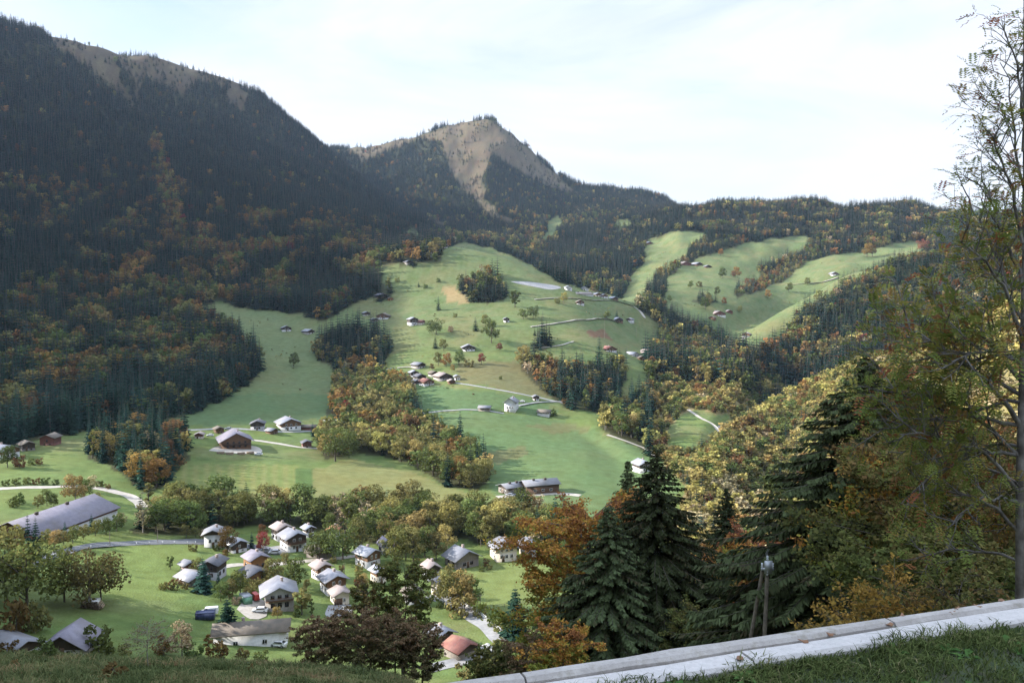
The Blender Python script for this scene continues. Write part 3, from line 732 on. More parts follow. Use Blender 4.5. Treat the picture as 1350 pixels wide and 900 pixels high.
def house(px, py, wpx=None, W=None, D=1.15, base=2.5, up=2.3, pitch=.42, rot=0, wall='white', upper='timber', roof='grey', over=.9, fover=1.0,
          label='', name='chalet', cat='house', chimney=True, wins='f2', balcony=False, door='f', far=False, group=None, pos=None, th=.22, garage=False, dz=0.0):
    """gabled house; its front middle stands where the photo shows (px, py)"""
    g = ground(px, py) if pos is None else pos
    r = math.hypot(g.x, g.y); phi = math.atan2(g.x, g.y)
    if wpx: wpx *= .84
    if W is None: W = wpx * r / F * (1.0 / (abs(math.cos(R(rot))) + .0)) if abs(rot) < 30 else wpx * r / F
    Dp = W * D
    rz = R(rot) - phi
    t = thing(name, label, cat, (g.x, g.y, g.z + dz), rz, group)
    x0, x1, y0, y1 = -W / 2, W / 2, 0, Dp
    ze = base + up; zr = ze + pitch * W / 2
    V, Fq = box((x0, y0, -4.0), (x1, y1, base)); part('wall', t, (V, Fq), MW[wall])
    o = .04
    V, fc = gable_solid(x0 - o, x1 + o, y0 - o, y1 + o, base + .003, ze, zr + o * pitch)
    link('timber_gable' if upper in ('timber', 'dark', 'honey', 'greywood', 'redwood') else 'gable_wall', mesh_from('gable', V, fc, [MW[upper]]), t)
    rz_e = ze - pitch * over
    rf = part('roof', t, roof_geo(x0 - over, x1 + over, y0 - fover, y1 + fover * .7, rz_e + .01, zr + .05, th), MR[roof])
    if chimney:
        cx, cy_ = W * .13, Dp * .62
        zt = zr + .7
        part('chimney', rf, [box((cx - .35, cy_ - .35, zr - pitch * cx - .1), (cx + .35, cy_ + .35, zt)), box((cx - .45, cy_ - .45, zt), (cx + .45, cy_ + .45, zt + .12))], BRICK)
    fr = FRAME_W if wall in ('white', 'cream') else FRAME_D
    if wins:
        n = int(wins[1:]) if len(wins) > 1 else 2
        for k in range(n):
            c = x0 + W * (k + 1) / (n + 1)
            if not (garage and k == 0): add_window(t, 'f', c + (.0 if n > 1 else W * .2), base * .42, min(1.1, W * .12), min(1.15, base * .42), x0, x1, y0, fr, not far)
            if up > 1.3: add_window(t, 'f', c, base + up * .30, min(1.0, W * .11), min(1.1, up * .45), x0 - o, x1 + o, y0 - o, fr, not far)
        if not far:
            for k in (.3, .7):
                add_window(t, 'l', Dp * k, base * .42, 1.0, 1.0, x0, x1, y0, fr)
                if up > 1.6: add_window(t, 'l', Dp * k, base + up * .3, .9, .9, x0 - o, x1 + o, y0, fr)
                add_window(t, 'r', Dp * k, base * .42, 1.0, 1.0, x0, x1, y0, fr)
    if door:
        c = x0 + W * (.5 if int(wins[1:] or 2) % 2 == 0 else .33) if wins else 0
        wd = 2.4 if garage else .95
        if garage: c = x0 + W * .25
        dd = part('door', t, box((c - wd / 2, -.05, 0.0), (c + wd / 2, -.004, 2.1)), DOOR)
        if not far: part('handle', dd, box((c + wd * .3, -.11, .95), (c + wd * .3 + .14, -.05, 1.02)), STEEL)
    if balcony:
        zb = base + .05
        g_ = [box((x0 + .1, -1.1, zb), (x1 - .1, -.045, zb + .12)), box((x0 + .1, -1.1, zb + .12 + .82), (x1 - .1, -1.02, zb + 1.02))]
        nb = max(6, int(W / .32))
        for k in range(nb):
            xx = x0 + .12 + (W - .3) * k / (nb - 1); g_.append(box((xx, -1.085, zb + .12), (xx + .10, -1.04, zb + .94)))
        part('balcony', t, g_, MW['timber' if upper != 'timber' else 'dark'])
    HOUSES.append((px, py, t, label))
    KEEP_CLEAR.append((g.x - math.sin(rz) * Dp / 2, g.y + math.cos(rz) * Dp / 2, max(W, Dp) * .62 + 2.5))
    return t


# ------------------------------------------------------------------ the village on the valley floor
def H(px, py, wpx, label, **k): return house(px, py, wpx=wpx, label=label, **k)
H(281, 722, 25, 'two storey white house with grey roof beside the bend of the valley road', rot=-8, base=4.6, up=.5, wall='white', upper='dark', roof='grey', over=1.0)
H(316, 728, 21, 'small brown chalet with whitish metal roof next to the rust coloured round tree', rot=24, base=1.2, up=2.0, wall='white', upper='dark', roof='white', chimney=False, wins='f1')
H(376, 713, 20, 'chalet with pinkish tiled roof standing behind the bigger silvery roofed chalet', rot=24, base=2.4, up=2.4, wall='grey', upper='dark', roof='pink')
H(392, 727, 27, 'large silvery roofed chalet with white ground floor beside the big round green tree', rot=22, base=3.0, up=2.4, wall='white', upper='dark', roof='metal', balcony=True, over=1.2)
H(409, 708, 11, 'small chalet with pale roof tucked behind the silvery roofed chalet', rot=25, base=2, up=1.6, wall='white', upper='dark', roof='white', far=True)
H(438, 709, 13, 'low white house with orange tiled roof half hidden by green trees', rot=-20, base=2.8, up=.6, wall='white', upper='white', roof='orange', wins='f2')
house(438, 732, W=7.5, D=1.1, base=2.0, up=.6, pitch=.25, rot=80, wall='greywood', upper='greywood', roof='brown', chimney=False, wins='', door='', name='shed', cat='shed', label='low grey brown shed just below the orange tiled house')
H(493, 748, 25, 'bright pale roofed chalet above the lane, beside the tall thin ash tree', rot=38, base=2.6, up=2.4, wall='white', upper='timber', roof='white', D=1.25, over=1.2)
H(510, 730, 14, 'steep grey roofed house partly hidden behind the tall ash tree', rot=20, base=2.4, up=1.4, pitch=.9, wall='grey', upper='grey', roof='violet')
H(503, 769, 17, 'house with pale roof and cream base glimpsed through the tall ash tree', rot=30, base=2.6, up=1.6, wall='cream', upper='timber', roof='white')
H(276, 764, 22, 'dark slate roofed farmhouse behind the village spruce', rot=-26, base=2.4, up=2.4, wall='grey', upper='dark', roof='dark', D=1.3)
H(250, 756, 13, 'small dark red hut with white base at the edge of the mown field', rot=22, base=1.4, up=1.6, wall='white', upper='redwood', roof='grey', chimney=False, wins='f1', name='hut', cat='hut')
house(262, 772, W=6, D=1.2, base=1.6, up=.8, pitch=.35, rot=30, wall='greywood', upper='greywood', roof='metal', chimney=False, wins='', door='', name='shed', cat='shed', label='grey lean shed with pale roof at the foot of the village spruce')
H(343, 756, 25, 'honey coloured timber chalet with violet grey roof behind leafy trees', rot=22, base=1.0, up=4.0, wall='honey', upper='honey', roof='violet', wins='f2')
house(341, 768, W=6.4, D=1.1, base=2.2, up=.5, pitch=.38, rot=24, wall='honey', upper='honey', roof='dark', chimney=False, wins='f1', name='annex', cat='annex', label='small annex with dark roof in front of the honey coloured timber chalet')
H(369, 806, 42, 'wide chalet with silvery metal roof and pale stone front above the gravel yard', rot=3, base=3.2, up=2.0, wall='stone', upper='grey', roof='metal', balcony=True, over=1.5, D=1.25, wins='f3', pitch=.46)
house(379, 846, W=7.5, D=2.3, base=4.0, up=.5, pitch=.40, rot=86, wall='white', upper='white', roof='brown', over=.6, chimney=True, wins='f2', door='', name='long_house', label='long low white house with mossy brown roof below the silvery roofed chalet',)
H(428, 764, 20, 'chalet with pinkish brown roof standing at the back of a cluster of three', rot=24, base=2.4, up=1.8, wall='white', upper='timber', roof='pink')
H(444, 784, 28, 'chalet with broad silvery roof in the middle of a cluster of three', rot=20, base=2.6, up=2.2, wall='white', upper='timber', roof='metal', over=1.2)
H(451, 797, 22, 'cream walled garage house with pinkish roof at the front of a cluster of three', rot=16, base=2.3, up=.9, wall='cream', upper='cream', roof='pink', garage=True, wins='f2', chimney=False)
house(474, 752, W=5, D=1.0, base=2.0, up=.6, pitch=.4, rot=20, wall='honey', upper='honey', roof='orange', chimney=False, wins='f1', name='hut', cat='hut', label='tiny orange brown garden hut behind the cluster of three chalets') if False else None
H(617, 748, 40, 'big low house with broad grey roof above the round yellow green trees', rot=32, base=2.4, up=1.2, wall='greywood', upper='greywood', roof='grey', over=1.4, D=.95, pitch=.5)
H(668, 740, 32, 'beige stone chalet with grey roof and terracotta side at the edge of the green pasture', rot=17, base=3.2, up=1.6, wall='cream', upper='cream', roof='grey', over=1.2, wins='f3')
H(700, 735, 22, 'second beige chalet with grey roof just behind the stone chalet by the pasture', rot=17, base=3.0, up=1.6, wall='cream', upper='timber', roof='grey', over=1.1)
H(718, 737, 13, 'small reddish brown cabin peeping out beside the autumn beech', rot=14, base=2.0, up=1.2, wall='redwood', upper='redwood', roof='grey', chimney=False, name='cabin', cat='cabin')
H(572, 764, 21, 'house with sunlit rosy roof at the top of the village lane', rot=20, base=2.6, up=1.2, wall='grey', upper='dark', roof='pink', pitch=.6)
H(573, 784, 14, 'narrow cream cottage beside the lane, under the rosy roofed house', rot=-38, base=2.8, up=1.4, wall='cream', upper='cream', roof='dark', pitch=.7, chimney=False, name='cottage', cat='cottage')
H(548, 796, 24, 'low house with dark roof half hidden behind the dark ash tree', rot=18, base=1.6, up=1.4, wall='grey', upper='timber', roof='brown')
H(588, 852, 28, 'house with light grey roof in the shade below the village lane', rot=38, base=1.8, up=1.6, wall='grey', upper='dark', roof='metal', over=1.1, D=1.1)
H(617, 867, 40, 'small open barn with rusty red roof at the foot of the bank', rot=38, base=1.4, up=1.0, wall='greywood', upper='dark', roof='rust', over=.8, chimney=False, wins='', door='', name='barn', cat='barn', D=.95)
house(82, 859, W=9, D=1.0, pos=ground(82, 859, 110), dz=-1.2, base=1.6, up=.4, pitch=.62, rot=-24, wall='stone', upper='dark', roof='violet', over=.9, chimney=False, label='house with big violet grey roof just below the grassy bank')
house(34, 858, W=7, D=1.5, pos=ground(34, 858, 110), dz=-1.5, base=1.4, up=.9, pitch=.40, rot=30, wall='grey', upper='dark', roof='grey', over=.9, chimney=False, name='barn', cat='barn', label='dark barn with grey roof beside the violet roofed house below the bank')
# ---- the long barn and the farms round it
def long_barn(pa, pb, W, base, up, pitch, wall, upper, roof, label, name='long_barn', cat='barn', ends=True):
    a, b = ground(*pa), ground(*pb)
    d = b - a; d.z = 0; Ln = d.length; ang = math.atan2(-d.x, d.y)
    t = thing(name, label, cat, (a.x, a.y, min(a.z, b.z)), ang)
    x0, x1 = -W, 0.0
    part('wall', t, box((x0, 0, -4), (x1, Ln, base)), MW[wall])
    V, fc = gable_solid(x0 - .05, x1 + .05, -.05, Ln + .05, base + .003, base + up, base + up + pitch * W / 2)
    link('timber_gable', mesh_from('gable', V, fc, [MW[upper]]), t)
    rf = part('roof', t, roof_geo(x0 - 1, x1 + 1, -1.2, Ln + .8, base + up - pitch + .02, base + up + pitch * W / 2 + .06, .22), MR[roof])
    for k in (.25, .62): part('roof_vent', rf, box((x0 / 2 + .4, Ln * k, base + up + pitch * W / 2 - .3), (x0 / 2 + 1.3, Ln * k + 1.1, base + up + pitch * W / 2 + .75)), MW['dark'])
    for k in range(3):
        add_window(t, 'f', x0 + W * (k + 1) / 4, base * .4, 1.1, 1.2, x0, x1, 0)
        add_window(t, 'r', Ln * (k + 1) / 4, base * .4, 1.4, 1.0, x0, x1, 0)
    part('door', t, box((x0 + W * .36, -.06, 0), (x0 + W * .64, -.004, 2.6)), DOOR)
    for k in np.linspace(0, 1, 6): KEEP_CLEAR.append((a.x + d.x * k + W / 2 * -math.cos(ang), a.y + d.y * k - W / 2 * math.sin(ang), W * .8))
    HOUSES.append(((pa[0] + pb[0]) / 2, (pa[1] + pb[1]) / 2, t, label)); return t
long_barn((50, 713), (155, 684), 21.0, 3.4, 1.2, .40, 'white', 'redwood', 'violet', 'very long barn with violet grey roof and red white gable beside the gravel road')
H(15, 604, 26, 'farmhouse with pale grey roof at the foot of the dark forest', rot=40, base=2.6, up=1.8, wall='white', upper='timber', roof='metal', D=1.3, far=True)
H(38, 594, 15, 'dark wooden barn next to the farmhouse under the forest', rot=15, base=1.2, up=2.2, wall='greywood', upper='dark', roof='brown', chimney=False, far=True, name='barn', cat='barn', wins='f1')
H(62, 587, 17, 'old brown barn at the upper end of the farm under the forest', rot=-25, base=1, up=3, wall='redwood', upper='redwood', roof='brown', chimney=False, far=True, name='barn', cat='barn', wins='f1')
H(312, 592, 42, 'big old farm chalet with wide grey roof and stacked timber in front', rot=6, base=2.6, up=2.4, wall='timber', upper='timber', roof='violet', over=1.8, D=1.2, wins='f4', pitch=.5, far=True, balcony=True)
H(384, 567, 29, 'chalet with white ground floor and silvery roof above the farm lane', rot=14, base=2.4, up=2.2, wall='white', upper='timber', roof='metal', over=1.6, wins='f3', far=True)
H(339, 567, 19, 'dark roofed chalet behind the big old farm chalet', rot=-6, base=2.4, up=1.8, wall='grey', upper='dark', roof='dark', far=True)
H(405, 590, 13, 'small red brown barn at the end of the farm lane', rot=8, base=.8, up=2.2, wall='stone', upper='redwood', roof='dark', chimney=False, far=True, name='barn', cat='barn', wins='', door='f')
H(262, 578, 11, 'little reddish shed beside the spruce grove', rot=-10, base=1.2, up=1.2, wall='cream', upper='redwood', roof='pink', chimney=False, far=True, name='shed', cat='shed', wins='f1')
house(416, 566, W=6, D=1.6, base=1.8, up=.5, pitch=.3, rot=80, wall='redwood', upper='redwood', roof='brown', chimney=False, far=True, wins='', door='', name='shed', cat='shed', label='low red shed beside the single dark spruce on the farm lane')
H(463, 581, 8, 'small white house glimpsed between two round trees of the hedge', rot=20, base=3, up=1.0, wall='white', upper='white', roof='metal', far=True, chimney=False)
H(378, 437, 13, 'lone small chalet with white base high on the left meadow', rot=8, base=1.8, up=2, wall='white', upper='dark', roof='grey', far=True)
H(410, 440, 13, 'low barn with pale roof high on the left meadow', rot=35, base=1.4, up=1.4, wall='stone', upper='dark', roof='metal', chimney=False, far=True, name='barn', cat='barn', wins='f1')
# ---- hamlets on the open hillside
H(504, 421, 17, 'brown chalet with white base beside the upper hedge', rot=-12, base=1.8, up=2.2, wall='white', upper='timber', roof='brown', far=True, over=1.3)
H(484, 416, 9, 'small grey hut at the top of the hedge', rot=20, base=1.2, up=1.6, wall='stone', upper='dark', roof='grey', chimney=False, far=True, name='hut', cat='hut', wins='f1')
H(546, 429, 12, 'tall dark chalet with whitish roof near a small red tree', rot=20, base=3.0, up=3.4, wall='white', upper='dark', roof='white', far=True)
H(558, 427, 11, 'reddish roofed barn joined beside the tall dark chalet', rot=60, base=1.2, up=1.2, wall='cream', upper='redwood', roof='rust', chimney=False, far=True, name='barn', cat='barn', wins='f1')
H(505, 393, 13, 'dark chalet with bluish roof at the upper left edge of the hillside meadow', rot=30, base=1.4, up=2, wall='timber', upper='dark', roof='violet', far=True)
H(540, 348, 9, 'tiny pale roofed barn near the top of the hillside meadow', rot=25, base=1.4, up=1.4, wall='stone', upper='dark', roof='metal', chimney=False, far=True, name='barn', cat='barn', wins='f1')
H(586, 327, 10, 'small chalet by the woods at the very top of the hillside meadow', rot=15, base=1.4, up=1.8, wall='white', upper='dark', roof='white', chimney=False, far=True, wins='f1')
H(556, 485, 15, 'grey roofed barn above the hamlet beside the lane', rot=40, base=1.4, up=1.6, wall='stone', upper='dark', roof='grey', chimney=False, far=True, name='barn', cat='barn', wins='f1')
H(547, 497, 12, 'chalet with whitish roof on the left of the hillside hamlet', rot=15, base=1.4, up=2.6, wall='white', upper='dark', roof='white', far=True)
H(556, 501, 13, 'dark roofed chalet in the middle of the hillside hamlet', rot=25, base=1.4, up=1.8, wall='stone', upper='dark', roof='dark', far=True)
H(566, 508, 15, 'chalet with rusty red roof at the lower edge of the hillside hamlet', rot=28, base=1.4, up=1.8, wall='white', upper='timber', roof='rust', far=True)
H(588, 501, 20, 'wide chalet with pinkish roof on the right of the hillside hamlet', rot=24, base=1.4, up=1.8, wall='stone', upper='dark', roof='pink', far=True)
H(603, 501, 9, 'little white house with a pale roof at the right end of the hillside hamlet', rot=10, base=1.8, up=1.2, wall='white', upper='cream', roof='white', chimney=False, far=True, wins='f1')
H(618, 463, 19, 'wide chalet with silvery roof standing alone in front of a lone crimson tree', rot=5, base=1.8, up=1.8, wall='white', upper='dark', roof='metal', far=True, over=1.3, wins='f3')
H(672, 543, 17, 'tall white house with three rows of windows and grey roof on the green slope', rot=-14, base=6.4, up=.8, wall='white', upper='white', roof='grey', far=False, wins='f3', D=1.3, over=1.0, pitch=.7, name='white_house')
house(646, 541, W=6, D=1.3, base=1.8, up=.6, pitch=.35, rot=80, wall='greywood', upper='greywood', roof='grey', chimney=False, far=True, wins='', door='', name='barn', cat='barn', label='low grey barn to the left of the tall white house')
H(707, 528, 9, 'tiny dark chalet by the fork of the lanes', rot=10, base=1.2, up=1.8, wall='white', upper='dark', roof='grey', chimney=False, far=True, wins='f1')
house(725, 548, W=6.5, D=1.3, base=2.6, up=.4, pitch=.4, rot=76, wall='white', upper='white', roof='brown', chimney=False, far=True, wins='', door='', name='bungalow', cat='bungalow', label='low white bungalow with brown roof at the edge of the broad green field')
for o_, (lx, zz) in (): pass
long_barn((669, 652), (694, 649), 8.0, 2.8, .8, .3, 'greywood', 'dark', 'grey', 'shorter grey roofed wing of the farm buildings below the broad green field', 'farm_wing', 'barn')
long_barn((695, 652), (737, 649), 9.5, 3.4, 1.2, .32, 'timber', 'dark', 'grey', 'long brown barn with bluish grey roof below the broad green field', 'long_barn', 'barn')
H(852, 622, 22, 'chalet with bright whitish roof just above the tips of the near spruces', rot=30, base=2.2, up=2.2, wall='white', upper='dark', roof='white', far=True, over=1.3)
H(955, 571, 14, 'white cottage with dark roof on the small green meadow in the gorge', rot=30, base=1.8, up=.8, wall='white', upper='white', roof='dark', chimney=False, far=True, name='cottage', cat='cottage')
H(668, 425, 8, 'tiny white fronted chalet alone on the slope above the two little spruces', rot=8, base=1.8, up=2.0, wall='white', upper='dark', roof='grey', chimney=False, far=True, wins='f2')
long_barn((738, 386), (782, 391), 12, 2.6, .8, .3, 'white', 'cream', 'pink', 'long low farm building with pinkish white roof on the upper farm', 'farm_building', 'barn')
H(750, 383, 10, 'white house behind the long low building of the upper farm', rot=15, base=3, up=1, wall='white', upper='white', roof='white', chimney=False, far=True)
H(789, 391, 11, 'small barn with pale roof at the right end of the upper farm', rot=30, base=1.6, up=1.2, wall='cream', upper='timber', roof='metal', chimney=False, far=True, name='barn', cat='barn', wins='f1')
H(811, 396, 11, 'barn with bluish white roof by the autumn trees beyond the upper farm', rot=35, base=1.6, up=1.2, wall='timber', upper='dark', roof='white', chimney=False, far=True, name='barn', cat='barn', wins='f1')
H(765, 402, 12, 'brown chalet with white base on the meadow below the upper farm', rot=5, base=1.6, up=2.0, wall='white', upper='timber', roof='pink', far=True)
H(816, 425, 14, 'farmhouse with pale roof beside two dark shrubs near the lane end', rot=30, base=1.4, up=2.0, wall='timber', upper='dark', roof='white', far=True)
H(829, 424, 9, 'small white walled barn right of the pale roofed farmhouse by the lane end', rot=-20, base=1.8, up=.8, wall='white', upper='dark', roof='grey', chimney=False, far=True, name='barn', cat='barn', wins='f1')
H(806, 464, 16, 'chalet with rusty red roof at the lower right of the open hillside', rot=28, base=1.4, up=1.6, wall='white', upper='timber', roof='rust', far=True)
H(838, 470, 14, 'low house with pale roof between the two reddish roofed chalets', rot=50, base=1.6, up=.8, wall='white', upper='white', roof='metal', chimney=False, far=True)
H(856, 469, 20, 'long orange brown chalet at the edge of the gorge trees', rot=18, base=1.6, up=1.8, wall='cream', upper='honey', roof='pink', far=True, wins='f3')
H(949, 417, 17, 'reddish brown farmhouse with rosy roof on the meadow across the gorge', rot=26, base=1.6, up=2.2, wall='white', upper='redwood', roof='pink', far=True)
H(962, 413, 10, 'small barn with pinkish roof behind the reddish farmhouse across the gorge', rot=30, base=1.4, up=1.4, wall='redwood', upper='redwood', roof='pink', chimney=False, far=True, name='barn', cat='barn', wins='f1')
H(983, 446, 11, 'tall white and orange house at the rim of the wooded gorge', rot=-10, base=3.2, up=1.8, wall='white', upper='honey', roof='pink', chimney=False, far=True)
H(905, 350, 14, 'dark red farmhouse on the highest meadow across the gorge', rot=25, base=1.4, up=1.8, wall='redwood', upper='redwood', roof='pink', chimney=False, far=True)
H(922, 350, 12, 'pale roofed barn next to the dark red farmhouse on the highest meadow', rot=40, base=1.4, up=1.4, wall='timber', upper='dark', roof='metal', chimney=False, far=True, name='barn', cat='barn', wins='f1')
H(1101, 363, 9, 'white hut with pale roof on the ridge meadow above the dark wooded spur', rot=25, base=1.8, up=1.2, wall='white', upper='timber', roof='white', chimney=False, far=True, name='hut', cat='hut', wins='f1')
H(857, 322, 10, 'pale roofed chalet at the top of the narrow forest clearing', rot=30, base=1.6, up=1.2, wall='redwood', upper='timber', roof='white', chimney=False, far=True, wins='f1')

H(574, 496, 11, 'dark barn between the two reddish roofed chalets of the hillside hamlet', rot=25, base=1.2, up=1.6, wall='stone', upper='dark', roof='brown', chimney=False, far=True, name='barn', cat='barn', wins='f1')
H(596, 506, 10, 'small brown hut on the lane just below the wide pinkish roofed chalet', rot=12, base=1.0, up=1.4, wall='timber', upper='timber', roof='pink', chimney=False, far=True, name='hut', cat='hut', wins='f1')
H(550, 506, 10, 'low dark shed at the lower left corner of the hillside hamlet', rot=30, base=1.0, up=1.2, wall='greywood', upper='dark', roof='grey', chimney=False, far=True, name='shed', cat='shed', wins='f1')
H(797, 393, 11, 'small white barn between the upper farm and the bluish roofed barn', rot=28, base=1.8, up=1.0, wall='white', upper='timber', roof='metal', chimney=False, far=True, name='barn', cat='barn', wins='f1')
H(772, 383, 9, 'small white shed behind the right end of the long low farm building', rot=20, base=1.8, up=.8, wall='white', upper='white', roof='grey', chimney=False, far=True, name='shed', cat='shed', wins='f1')
H(847, 475, 11, 'small orange walled hut on the slope just below the long orange brown chalet', rot=20, base=1.4, up=1.2, wall='honey', upper='honey', roof='brown', chimney=False, far=True, name='hut', cat='hut', wins='f1')
H(938, 421, 9, 'low brown barn to the left of the reddish farmhouse across the gorge', rot=-15, base=1.2, up=1.2, wall='timber', upper='timber', roof='brown', chimney=False, far=True, name='barn', cat='barn', wins='f1')
H(934, 353, 9, 'tiny brown barn at the right end of the highest hamlet across the gorge', rot=20, base=1.2, up=1.2, wall='timber', upper='dark', roof='grey', chimney=False, far=True, name='barn', cat='barn', wins='f1')
H(495, 424, 8, 'tiny barn between the small grey hut and the brown chalet by the upper hedge', rot=25, base=1.2, up=1.2, wall='stone', upper='dark', roof='grey', chimney=False, far=True, name='barn', cat='barn', wins='f1')
H(515, 396, 8, 'tiny honey coloured hut beside the bluish roofed dark chalet', rot=10, base=1.2, up=1.2, wall='honey', upper='honey', roof='brown', chimney=False, far=True, name='hut', cat='hut', wins='f1')
H(290, 571, 11, 'small brown barn on the farm road behind the big old farm chalet', rot=15, base=1.2, up=1.6, wall='timber', upper='timber', roof='brown', chimney=False, far=True, name='barn', cat='barn', wins='f1')
H(362, 572, 12, 'low timber shed between the dark roofed chalet and the silvery roofed farm chalet', rot=40, base=1.2, up=1.2, wall='timber', upper='timber', roof='grey', chimney=False, far=True, name='shed', cat='shed', wins='f1')

# ------------------------------------------------------------------ lanes, yards
def track_mat(name, a, b):
    m, nt, out = mat(name); n = noise(nt, .8, 5); n2 = noise(nt, .12, 3)
    p = N(nt, 'ShaderNodeBsdfPrincipled', i_Roughness=.95)
    c = mixcol(nt, ramp(nt, n, .35, .65), a, b); c = mixcol(nt, ramp(nt, n2, .5, .75, 0, .6), c, [v * .75 for v in b])
    L(nt, c, p.inputs['Base Color']); L(nt, p.outputs[0], out.inputs[0]); return m
ASPH = track_mat('worn_asphalt', (.11, .11, .115), (.085, .085, .09)); GRAV = track_mat('pale_gravel', (.36, .32, .27), (.27, .24, .20)); LANE = track_mat('grey_lane', (.26, .25, .24), (.19, .185, .18))
def smooth_path(pts, step):
    pts = [Vector((p.x, p.y)) for p in pts]; out = []
    for i in range(len(pts) - 1):
        p0 = pts[max(i - 1, 0)]; p1 = pts[i]; p2 = pts[i + 1]; p3 = pts[min(i + 2, len(pts) - 1)]
        n = max(2, int((p2 - p1).length / step))
        for k in range(n):
            t = k / n
            out.append(.5 * ((2 * p1) + (p2 - p0) * t + (2 * p0 - 5 * p1 + 4 * p2 - p3) * t * t + (3 * p1 - p0 - 3 * p2 + p3) * t ** 3))
    out.append(pts[-1]); return out
def ribbon(name, pix, width, m, lift=.10, step=1.6, nx=4, kind='structure'):
    path = smooth_path([ground(*p) for p in pix], step)
    V, Fq = [], []
    for i, p in enumerate(path):
        d = (path[min(i + 1, len(path) - 1)] - path[max(i - 1, 0)]).normalized(); s = Vector((d.y, -d.x))
        for k in range(nx + 1):
            q = p + s * width * (k / nx - .5) * (1 + .10 * math.sin(i * .7 + k))
            V.append((q.x, q.y))
    V = np.array(V); z = height(V[:, 0], V[:, 1]).reshape(len(path), nx + 1)
    zc = np.maximum(z, np.maximum(np.roll(z, 1, 1), np.roll(z, -1, 1)) - .25) + lift
    V = np.column_stack([V, zc.ravel()]); n = nx + 1
    for i in range(len(path) - 1):
        for k in range(nx): Fq.append((i * n + k, i * n + k + 1, (i + 1) * n + k + 1, (i + 1) * n + k))
    for p in path[::3]: KEEP_CLEAR.append((p.x, p.y, width * .5 + 2.2))
    return setting(link(name, mesh_from(name, V, np.array(Fq), [m], smooth=True)))
def yard(name, pix, m, lift=.12):
    c = [ground(*p) for p in pix]; mx = sum((p.x for p in c)) / len(c); my = sum((p.y for p in c)) / len(c)
    ring = smooth_path(c + [c[0]], 1.5)[:-1]; V, Fq, n = [], [], len(ring)
    for k in range(6):
        f = 1 - k / 6
        for p in ring: V.append((mx + (p.x - mx) * f, my + (p.y - my) * f))
    V.append((mx, my)); V = np.array(V); z = height(V[:, 0], V[:, 1]) + lift
    for k in range(5):
        for i in range(n): Fq.append((k * n + i, k * n + (i + 1) % n, (k + 1) * n + (i + 1) % n, (k + 1) * n + i))
    for i in range(n): Fq.append((5 * n + i, 5 * n + (i + 1) % n, 6 * n))
    KEEP_CLEAR.append((mx, my, 5))
    return setting(link(name, mesh_from(name, np.column_stack([V, z]), Fq, [m], smooth=True)))
ribbon('gravel_road', [(-30, 646), (0, 644), (60, 642), (95, 641), (130, 644), (165, 652), (181, 661), (187, 669)], 4.6, GRAV)
ribbon('valley_road', [(30, 748), (62, 735), (100, 723), (140, 718), (180, 715.5), (230, 714), (265, 714), (300, 718), (345, 722), (372, 729)], 6.0, ASPH, nx=6)
ribbon('village_lane', [(285, 749), (315, 744), (350, 745), (385, 741), (420, 738), (470, 732.5)], 3.4, GRAV)
ribbon('village_street', [(566, 790), (583, 786), (596, 794), (618, 809), (642, 826), (662, 845)], 5.0, LANE)
ribbon('lower_street', [(560, 884), (590, 876), (622, 868), (650, 860), (690, 850)], 5.0, LANE)
ribbon('farm_road', [(205, 569), (245, 567), (300, 565), (330, 566), (365, 569), (415, 568), (445, 566)], 3.6, LANE)
ribbon('farm_lane', [(332, 580), (350, 582), (375, 586), (400, 590), (425, 591)], 3.4, GRAV)
ribbon('hedge_lane', [(425, 554), (455, 553), (490, 550)], 3.2, GRAV)
ribbon('hamlet_lane', [(488, 491), (515, 486), (540, 484), (552, 487)], 3.0, GRAV)
ribbon('slope_lane', [(553, 545), (580, 542), (615, 540), (645, 542), (664, 545)], 2.8, LANE)
ribbon('hillside_lane', [(595, 504), (630, 509), (680, 518), (720, 526), (742, 531)], 2.8, LANE)
ribbon('white_house_lane', [(684, 535), (705, 531), (742, 529.5), (760, 531)], 3.0, LANE)
ribbon('upper_lane', [(700, 431), (722, 428), (745, 424.5), (775, 422), (800, 421), (815, 426)], 3.4, GRAV)
ribbon('cart_track', [(712, 459), (735, 456), (750, 452), (757, 450)], 2.6, GRAV)
ribbon('upper_farm_lane', [(705, 395), (735, 393), (770, 395), (800, 396), (835, 404), (850, 419)], 3.2, GRAV)
ribbon('gorge_lane', [(906, 539), (915, 545), (928, 553), (942, 562), (948, 570)], 2.6, GRAV)
ribbon('field_edge_lane', [(800, 573), (830, 583), (852, 592), (866, 603)], 2.6, GRAV)
ribbon('farm_drive', [(655, 655), (690, 653), (735, 650.5), (765, 653)], 5, GRAV)
ribbon('river_track', [(425, 672), (450, 670), (478, 671)], 4, GRAV)
ribbon('meadow_path', [(1035, 376), (1060, 374), (1085, 372), (1105, 366)], 4, GRAV)
yard('gravel_yard', [(312, 803), (322, 793), (345, 790), (352, 800), (350, 813), (330, 816)], GRAV)
yard('farm_yard', [(275, 594), (290, 588), (335, 588), (345, 596), (318, 598)], GRAV)
yard('garage_yard', [(433, 798), (462, 797), (460, 812), (430, 812)], LANE)
yard('gravel_terrace', [(673, 371), (690, 371), (735, 377), (737, 380.5), (722, 381.5), (690, 375.5)], LANE)
yard('chalet_yard', [(350, 722), (372, 719), (380, 726), (370, 731), (350, 729)], LANE)
